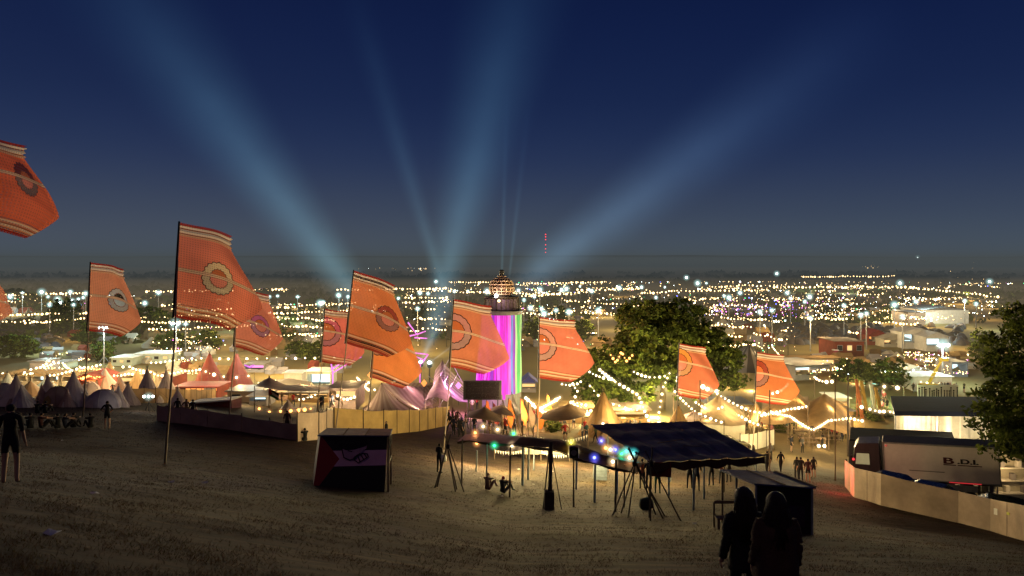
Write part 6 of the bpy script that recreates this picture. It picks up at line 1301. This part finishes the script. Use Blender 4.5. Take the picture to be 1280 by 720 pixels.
# the two women in front
def front_woman(x,y,h,label,coatc,hairc,pose,wide,rz,rough):
    f=Vector((x,y,G(x,y))); s=h/1.755; t=thing('person',label,'person',f,rz); t.scale=(s,s,s)
    b=obj('body',skin_body(pose),t); 
    for i,c in enumerate((SKN,hairc,coatc,(.010,.010,.012),BLK,(.010,.010,.012))): b.material_slots[i].link='OBJECT'; b.material_slots[i].material=M['skin'] if i==0 else cl(c)
    cm=mat('coat_'+label[:14],coatc,.9,.45,5,bump=.6,col2=tuple(k*1.6 for k in coatc))
    prof=[(.225*wide,.78),(.215*wide,.84),(.20*wide,1.0),(.19*wide,1.14),(.20*wide,1.28),(.195*wide,1.38),(.13,1.45),(.07,1.49)]
    mb=MB(); mb.lathe(prof,28,wob=lambda a,z:(.72+.28*abs(math.cos(a)))*(1+.035*math.sin(a*7+z*16)+.02*math.sin(z*40))); mb.build('coat',cm,t,True)
    e,w=(Vector(v) for v in {'stand':((.22,-.03,1.15),(.24,.05,.92)),'phone':((.22,.0,1.15),(.10,.24,1.22)),'walk':((.23,-.10,1.16),(.25,.02,.93))}[pose])
    for sg in (-1,1):
        e2=Vector((e.x*sg,e.y,e.z)); w2=Vector((w.x*sg,w.y,w.z))
        if pose=='walk' and sg<0: e2,w2=Vector((-.23,.08,1.16)),Vector((-.24,.24,.96))
        mb=MB(); pts=[Vector((.15*sg,0,1.415)),Vector((.20*sg,e.y*.5,1.3)),e2,e2.lerp(w2,.5),w2]; mb.tube([pts[0].lerp(pts[1],k/3) for k in range(3)]+[pts[1].lerp(pts[2],k/4) for k in range(4)]+[pts[2].lerp(pts[4],k/5) for k in range(6)],lambda q:(.082-.026*q+.006*math.sin(q*40))*wide**.5,10); mb.build('sleeve',cm,t,True)
    hm=mat('hair_'+label[:14],hairc,.55,.5,9,bump=.8)
    qd=random.Random(len(label)); mb=MB(); mb.ball((0,-.005,1.635),(.112,.118,.118),18,12)
    for k in range(150):
        a=PI+PI*(.02+.96*qd.random()); l=qd.uniform(.30,.46); r0=.098; x0=r0*math.cos(a); y0=r0*math.sin(a)
        p0=Vector((x0*.75,y0*.75-.005,1.70)); p1=Vector((x0*1.15,y0*1.15-.01,1.60)); p2=Vector((x0*(1.25+rough),y0*(1.1+rough)-.03,1.60-l*.55)); p3=Vector((x0*(1.1+rough*1.2)+qd.uniform(-.03,.03)*(1+rough),y0*(1.0+rough)-.06,1.60-l))
        m1=p1.lerp(p2,.5)+Vector((qd.uniform(-1,1),qd.uniform(-1,1),0))*.012*(1+3*rough)
        mb.tube([p0,p1,m1,p2,p3],lambda q:.016*(1-.75*q*q),5)
    mb.build('hair',hm,t,True)
    for sg in (-1,1): MB().box((.13*sg,.03,.035),(.10,.27,.07)).build('shoe',M['darkplastic'],t,bevel=.02)
    return t
front_woman(2.44,7.7,1.56,'woman with long dark hair in a black jacket, left of the two in front',(.010,.010,.011),(.02,.012,.01),'stand',.82,.12,.12)
front_woman(2.60,7.2,1.51,'woman with full wavy hair in a brown fleece, right of the two in front',(.05,.024,.016),(.022,.012,.008),'stand',1.18,-.05,.35)
o=MB().lathe([(.002,-.09),(.032,-.085),(.036,.07),(.032,.085),(.002,.085)],12).build('white_cup',M['white'],None,True,loc=P(949,685,7.25)); tag(o,'white cup held low between the two women in front','cup')

# ------------------------------------------------------------------ searchlight beams as cones whose light is put into the volume's own emission
def beam(label, src, end, w0, w1, inten, col, fall, tilt=0.0, d=120.):
    a=P(src[0],src[1],d); b_=P(end[0],end[1],d+tilt); L_=(b_-a).length; r0=w0*d/F; r1=w1*d/F
    m,nt,out=newmat('beam_glow'); v,x,y,z=coords(nt)
    R=z*((r1-r0)/L_)+r0; q=(x*x+y*y)/(R*R); s=(1.0-q).f('MAXIMUM',0.0); nzb=E(nt,noise(nt,v,.07,4)).f('MULTIPLY_ADD',1.3,.35); s=(s.f('POWER',2.4)*.85+s.f('POWER',16.0)*.55)*nzb
    zl=(z*(1/L_)); fade=(zl*(-fall)).f('EXPONENT')*((1.0-zl).f('MAXIMUM',0.0)).f('POWER',.7)*((zl*14.0).f('MINIMUM',1.0))
    e=nt.nodes.new('ShaderNodeEmission'); nt.links.new((s*fade/R*inten).k,e.inputs[1])
    cr=nt.nodes.new('ShaderNodeMix'); cr.data_type='RGBA'; nt.links.new(zl.k,cr.inputs[0]); cr.inputs[6].default_value=rgba(col[0]); cr.inputs[7].default_value=rgba(col[1]); nt.links.new(cr.outputs[2],e.inputs[0])
    nt.links.new(e.outputs[0],out.inputs['Volume'])
    try: m.cycles.volume_step_rate=.35; m.cycles.emission_sampling='NONE'
    except Exception: pass
    o=MB().lathe([(r0,0),(r1,L_)],28).build('light_beam',m,None,True,loc=a); o.rotation_euler=(b_-a).to_track_quat('Z','Y').to_euler()
    return tag(o,label,'light beam',kind='thing')
BC=((.42,.86,1.0),(.12,.42,1.0))
beam('broad searchlight beam slanting to the upper left of the sky',(470,402),(70,-120),24,150,.17,BC,1.9,20)
beam('thin faint searchlight beam between the left and middle beams',(566,400),(432,-40),8,42,.07,BC,1.7,15)
beam('widest searchlight beam rising straight up in the middle',(530,452),(672,-110),10,128,.17,BC,1.25,10,116.)
beam('broad searchlight beam slanting to the right above the radio mast',(636,366),(1120,10),34,120,.15,((.40,.72,1.0),(.16,.36,1.0)),1.7,25,135.)
beam('hairline searchlight beam standing above the tower dome',(627,352),(634,110),2.5,8,.06,BC,1.4,0,140.)
beam('second hairline beam just right of the tower dome',(636,352),(662,120),2.5,10,.05,BC,1.4,0,140.)
beam('short bright beam low beside the lower orange flag',(526,452),(566,368),3,16,.16,BC,.8,0,114.)
beam('thin white beam crossing right from the searchlight spot',(536,454),(610,400),1.6,5,.12,((.7,.9,1),(.5,.7,1)),.6,0,112.)
for k,(px,py,d) in enumerate(((526,455,116),(537,456,112))):
    p=P(px,py,d); g=G(p.x,p.y); t=thing('searchlight',['searchlight unit left of two below the beams','searchlight unit right of two below the beams'][k],'searchlight',(p.x,p.y,g)); h=p.z-g
    MB().bar((0,0,-.1),(0,0,h-.5),.12,.1,6).build('stand',M['darksteel'],t); MB().lathe([(.2,-.45),(.38,-.3),(.42,.2),(.38,.25)],14,c=(0,0,h)).build('housing',M['darksteel'],t); obj('lamp_head',BM['bulbwhite'],t,(0,-.1,h+.25),.33); halo(t,(0,-.1,h+.25),1.1,'bulbwhite',.35)
# the magenta lit spider-like frame behind the flags and the truss left of the tower
def frame(label, px, py, d, segs, mt, rad, name='glowing_truss', cat='truss'):
    p=at(px,d); t=thing(name,label,cat,p)
    for a,b_ in segs: MB().bar(P(a[0],a[1],d)-p,P(b_[0],b_[1],d)-p,rad,rad*.7,6).build('bar',mt,t)
    return t
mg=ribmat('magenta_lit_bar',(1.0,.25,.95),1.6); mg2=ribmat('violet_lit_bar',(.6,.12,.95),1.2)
frame('glowing pink branching frame behind the right side of the front flag',515,500,112,[((510,403),(521,418)),((521,418),(532,414)),((518,422),(534,423)),((516,441),(535,443)),((535,443),(527,455)),((520,446),(530,450)),((512,420),(521,418)),((525,455),(525,500))],mg,.13)
frame('glowing violet branching frame below the pinkish red flag',425,500,108,[((414,462),(428,453)),((428,453),(439,443)),((446,435),(443,450)),((443,450),(416,466)),((430,456),(452,446)),((414,455),(416,466)),((416,466),(416,500))],mg2,.13)
frame('violet lit bars of a frame at the left edge of the lower lamp row',318,470,130,[((306,456),(312,459)),((312,459),(318,456))],mg2,.2)
frame('grey triangular truss left of the screen',560,520,92,[((530,505),(562,448)),((562,448),(578,478)),((540,500),(560,470)),((556,500),(556,455)),((548,510),(572,468)),((535,470),(575,500))],M['steel'],.06,'truss','truss')
for k,(px,py,c,lb) in enumerate(((573,482,'panelpink','small glowing violet lozenge sign left of the screen'),(530,479,'panelorange','red glowing gabled sign on the marquee roof line'),(463,469,'panelorange','pink triangular flag sign over the courtyard bulbs'))):
    p=P(px,py,96); g=G(p.x,p.y); t=thing('glowing_sign',lb,'sign',(p.x,p.y,g)); h=p.z-g; mb=MB(); mb.slab([(-.42,0,h),(0,0,h-.5),(.42,0,h),(0,0,h+.5)],.1); mb.build('face',M[c],t); MB().bar((0,.1,-.1),(0,.1,h),.04,.04).build('post',M['darksteel'],t)
# Palestinian-style pennant pole by the warm bulbs
t=thing('small_flag','small black, white, green and red flag leaning on a stick by the warm bulbs','flag',at(340,67)); K0=Vector(t.location); tp=P(336,485,67)-K0; MB().bar((0,0,-.1),tp,.025,.02,5).build('stick',M['wood'],t)
for k,c in enumerate(((.01,.01,.01),WHT,(.02,.15,.05))):
    mb=MB(); mb.slab([tp+Vector((0,0,-.22*k)),tp+Vector((.9,0,-.5-.22*k)),tp+Vector((.9,0,-.72-.22*k)),tp+Vector((0,0,-.22-.22*k))],.006); mb.build('stripe',cl(c),t)
mb=MB(); mb.slab([tp+Vector((0,-.01,0)),tp+Vector((.35,-.01,-.55)),tp+Vector((0,-.01,-.66))],.006); mb.build('triangle',cl(RED),t)

# valley haze: one thin emitting and absorbing layer of air over the far plain
m,nt,out=newmat('valley_haze'); e=nt.nodes.new('ShaderNodeEmission'); ab=nt.nodes.new('ShaderNodeVolumeAbsorption'); ad=nt.nodes.new('ShaderNodeAddShader')
SIG=.00115; e.inputs[0].default_value=(.062,.073,.077,1); e.inputs[1].default_value=SIG; ab.inputs[0].default_value=(0,0,0,1); ab.inputs[1].default_value=SIG
nt.links.new(e.outputs[0],ad.inputs[0]); nt.links.new(ab.outputs[0],ad.inputs[1]); nt.links.new(ad.outputs[0],out.inputs['Volume'])
try: m.cycles.homogeneous_volume=True
except Exception: pass
for (y0,y1,zt_,st_,lb) in ((70,520,8,.00044,'added low warm glow in the air over the lit town'),(75,1700,5.5,.00010,'added faint warm glow in the air over the farther lanes')):
    m2,nt2,out2=newmat('town_glow_fill'); e2=nt2.nodes.new('ShaderNodeEmission'); e2.inputs[0].default_value=(1.0,.74,.36,1); e2.inputs[1].default_value=st_; nt2.links.new(e2.outputs[0],out2.inputs['Volume'])  # added glow boxes, town light put into the volume emission
    try: m2.cycles.homogeneous_volume=True
    except Exception: pass
    HB=MB(); HB.box((0,(y0+y1)/2,zt_/2-2),(1.9*y1,y1-y0,zt_+4)); tag(HB.build('haze',m2),lb,'haze',kind='stuff')
HB=MB(); HB.box((0,4650,0),(17000,9000,58)); tag(HB.build('haze',m),'thin grey-green haze lying over the valley','haze',kind='stuff')

# ------------------------------------------------------------------ lamps of the festival (some stand at lit strings, stalls or masts, the rest are unseen added fill)
LP=[(905,528,80,250,WARM),(950,520,90,600,WARM),(1010,522,92,600,WARM),(1060,515,96,600,WARM),(1090,495,100,700,WARM),(1130,470,125,900,WARM),(1070,480,118,900,WARM),(1010,490,115,800,WARM),(940,485,112,700,WARM),(930,455,150,1100,WARM),(985,450,170,1400,WARM),(1045,445,185,1400,WARM),(1010,420,200,1600,WARM),(680,480,100,700,WARM),(650,520,74,420,(1,.6,.4)),(560,500,88,300,(1,.35,.8)),(585,495,86,260,(1,.25,.9)),(420,470,105,900,WARM),(465,455,120,900,WARM),(20,466,112,500,WARM),(60,462,112,500,WARM),(110,466,98,900,(1,.45,.15)),(150,462,104,700,WARM),(185,468,92,500,WARM),(210,462,100,500,WARM),(255,466,96,600,(1,.6,.3)),(300,466,94,600,WARM),(345,470,92,700,WARM),(400,475,90,600,WARM),(350,450,125,700,WARM),
    (440,468,92,900,WARM),(480,470,92,900,WARM),(520,470,95,600,(1,.5,.6)),(560,480,92,500,(1,.4,.9)),(600,500,84,400,(1,.6,.7)),(640,508,76,500,WARM),(690,500,78,700,WARM),(730,495,78,450,WARM),(780,505,82,700,WARM),(770,515,72,380,WARM),(820,512,78,700,WARM),(850,505,72,260,WARM),(880,500,80,220,WARM),(920,500,82,220,WARM),(960,505,84,260,WARM),(1000,505,86,220,WARM),(1040,510,84,220,WARM),(1000,535,70,900,(1,.78,.34)),(960,535,66,700,(1,.78,.34)),(1035,540,68,600,(1,.78,.34)),(1085,505,88,700,WARM),
    (1110,516,77,500,WARMW),(1160,534,74,900,WARMW),(1195,545,70,250,WARMW),(1215,528,66,600,WARMW),(900,470,115,700,WARM),(980,465,130,900,WARM),(1040,460,150,900,WARM),(1090,450,160,900,WARM),(1150,455,150,1000,COOL),(1195,460,130,700,COOL),(1118,480,103,700,(.55,1,.5)),(1092,478,103,450,(.1,1,.8)),
    (690,552,50,1250,(1,.76,.32)),(640,555,45,1000,(1,.76,.32)),(590,560,46,480,(1,.72,.34)),(760,555,48,1200,(1,.76,.32)),(740,572,41,360,(1,.76,.32)),(835,575,42,200,WARM),(880,568,45,200,WARM),(475,510,84,300,WARMW),(520,508,86,350,WARMW),(420,500,82,250,WARMW),(300,490,74,230,WARM),(380,480,76,230,WARM),(230,480,78,150,WARM),(430,498,80,120,WARM),(1266,590,52.2,70,WARM),(1080,455,260,2500,COOL),(1185,385,330,6000,WARMW),(950,385,420,6000,(.7,.5,1)),(330,400,250,2500,WARM),(60,400,260,2500,WARM),(770,500,83,1000,(1,.85,.32)),(850,500,84,600,(1,.85,.32)),(733,490,85,900,(1,.85,.32)),(785,512,86,2000,(1,.85,.32)),(850,512,87,1900,(1,.85,.32)),(735,510,86,2000,(1,.85,.32)),(815,512,91,2000,(1,.85,.32)),(885,505,92,400,(1,.8,.4)),(800,500,88,300,(1,.85,.32)),(760,500,86,300,(1,.85,.32)),(770,410,92,250,(1,.3,.2))]
for k in range(34):  # unseen lamps scattered at random, added to brighten the town
    q_=random.Random(300+k); px_=q_.uniform(640,1215) if k<24 else q_.uniform(180,560); d_=q_.uniform(98,190); LP.append((px_,YH+(EYE-5.5)*F/d_,d_,q_.uniform(450,900)*(d_/110),q_.choice([(1,.72,.30),(1,.76,.36),WARM])))
for k in range(70):
    q_=random.Random(900+k); py_=q_.choice([q_.uniform(352,372),q_.uniform(372,400),q_.uniform(400,440)]); px_=q_.uniform(-20,1260); d_=(EYE-7)*F/(py_-YH); LP.append((px_,py_,d_,14*d_*q_.uniform(.5,1.3),q_.choice([WARM,WARM,WARMW,COOL]) if not 890<px_<1000 else (.75,.45,1)))
for px,py,d,pw,c in LP: lamp(P(px,py,d),pw,c,.35)

# ------------------------------------------------------------------ sky, sun, camera
w=bpy.data.worlds.new('World'); SC.world=w; w.use_nodes=True; nt=w.node_tree; nt.nodes.clear(); out=nt.nodes.new('ShaderNodeOutputWorld'); bg=nt.nodes.new('ShaderNodeBackground')
sky=nt.nodes.new('ShaderNodeTexSky'); sky.sky_type='NISHITA'; sky.sun_disc=False; sky.sun_elevation=math.radians(-4); sky.sun_rotation=math.radians(-60)
tc=nt.nodes.new('ShaderNodeTexCoord'); sp=nt.nodes.new('ShaderNodeSeparateXYZ'); nt.links.new(tc.outputs['Generated'],sp.inputs[0])
rp_=nt.nodes.new('ShaderNodeValToRGB'); cr=rp_.color_ramp; cr.interpolation='B_SPLINE'
stops=[(0,(.066,.090,.118)),(.06,(.042,.060,.100)),(.13,(.015,.030,.088)),(.21,(.007,.017,.066)),(.33,(.0032,.0095,.052)),(.6,(.002,.005,.03))]
cr.elements[0].position=0; cr.elements[0].color=rgba(stops[0][1]); cr.elements[1].position=stops[1][0]; cr.elements[1].color=rgba(stops[1][1])
for p_,c in stops[2:]: el=cr.elements.new(p_); el.color=rgba(c)
nt.links.new(sp.outputs[2],rp_.inputs[0])
mx=nt.nodes.new('ShaderNodeMix'); mx.data_type='RGBA'; mx.blend_type='ADD'; mx.inputs[0].default_value=.04; nt.links.new(rp_.outputs[0],mx.inputs[6]); nt.links.new(sky.outputs[0],mx.inputs[7])
nt.links.new(mx.outputs[2],bg.inputs[0]); bg.inputs[1].default_value=1.0; nt.links.new(bg.outputs[0],out.inputs[0])
sl=bpy.data.lights.new('sun','SUN'); sl.energy=.12; sl.angle=math.radians(25); sl.color=(1.0,.62,.52); so=bpy.data.objects.new('sun',sl); COL.objects.link(so)
so.rotation_euler=(Vector((.25,.8,-.75))).to_track_quat('-Z','Y').to_euler()
cam=bpy.data.cameras.new('camera'); co=bpy.data.objects.new('camera',cam); COL.objects.link(co); co.location=(0,0,EYE); co.rotation_euler=(PI/2,0,0)
cam.sensor_width=36; cam.lens=36*F/1280; cam.shift_y=-(360-YH)/1280; cam.clip_start=.1; cam.clip_end=20000; SC.camera=co
SC.render.engine='CYCLES'; cy=SC.cycles; cy.use_denoising=True; cy.max_bounces=6; cy.diffuse_bounces=2; cy.glossy_bounces=2; cy.transmission_bounces=4; cy.transparent_max_bounces=16; cy.volume_bounces=0
cy.sample_clamp_indirect=3.0; cy.use_light_tree=True; cy.caustics_reflective=False; cy.caustics_refractive=False
SC.view_settings.view_transform='Standard'; SC.view_settings.look='None'; SC.view_settings.exposure=0; SC.view_settings.gamma=1
bpy.context.view_layer.update()
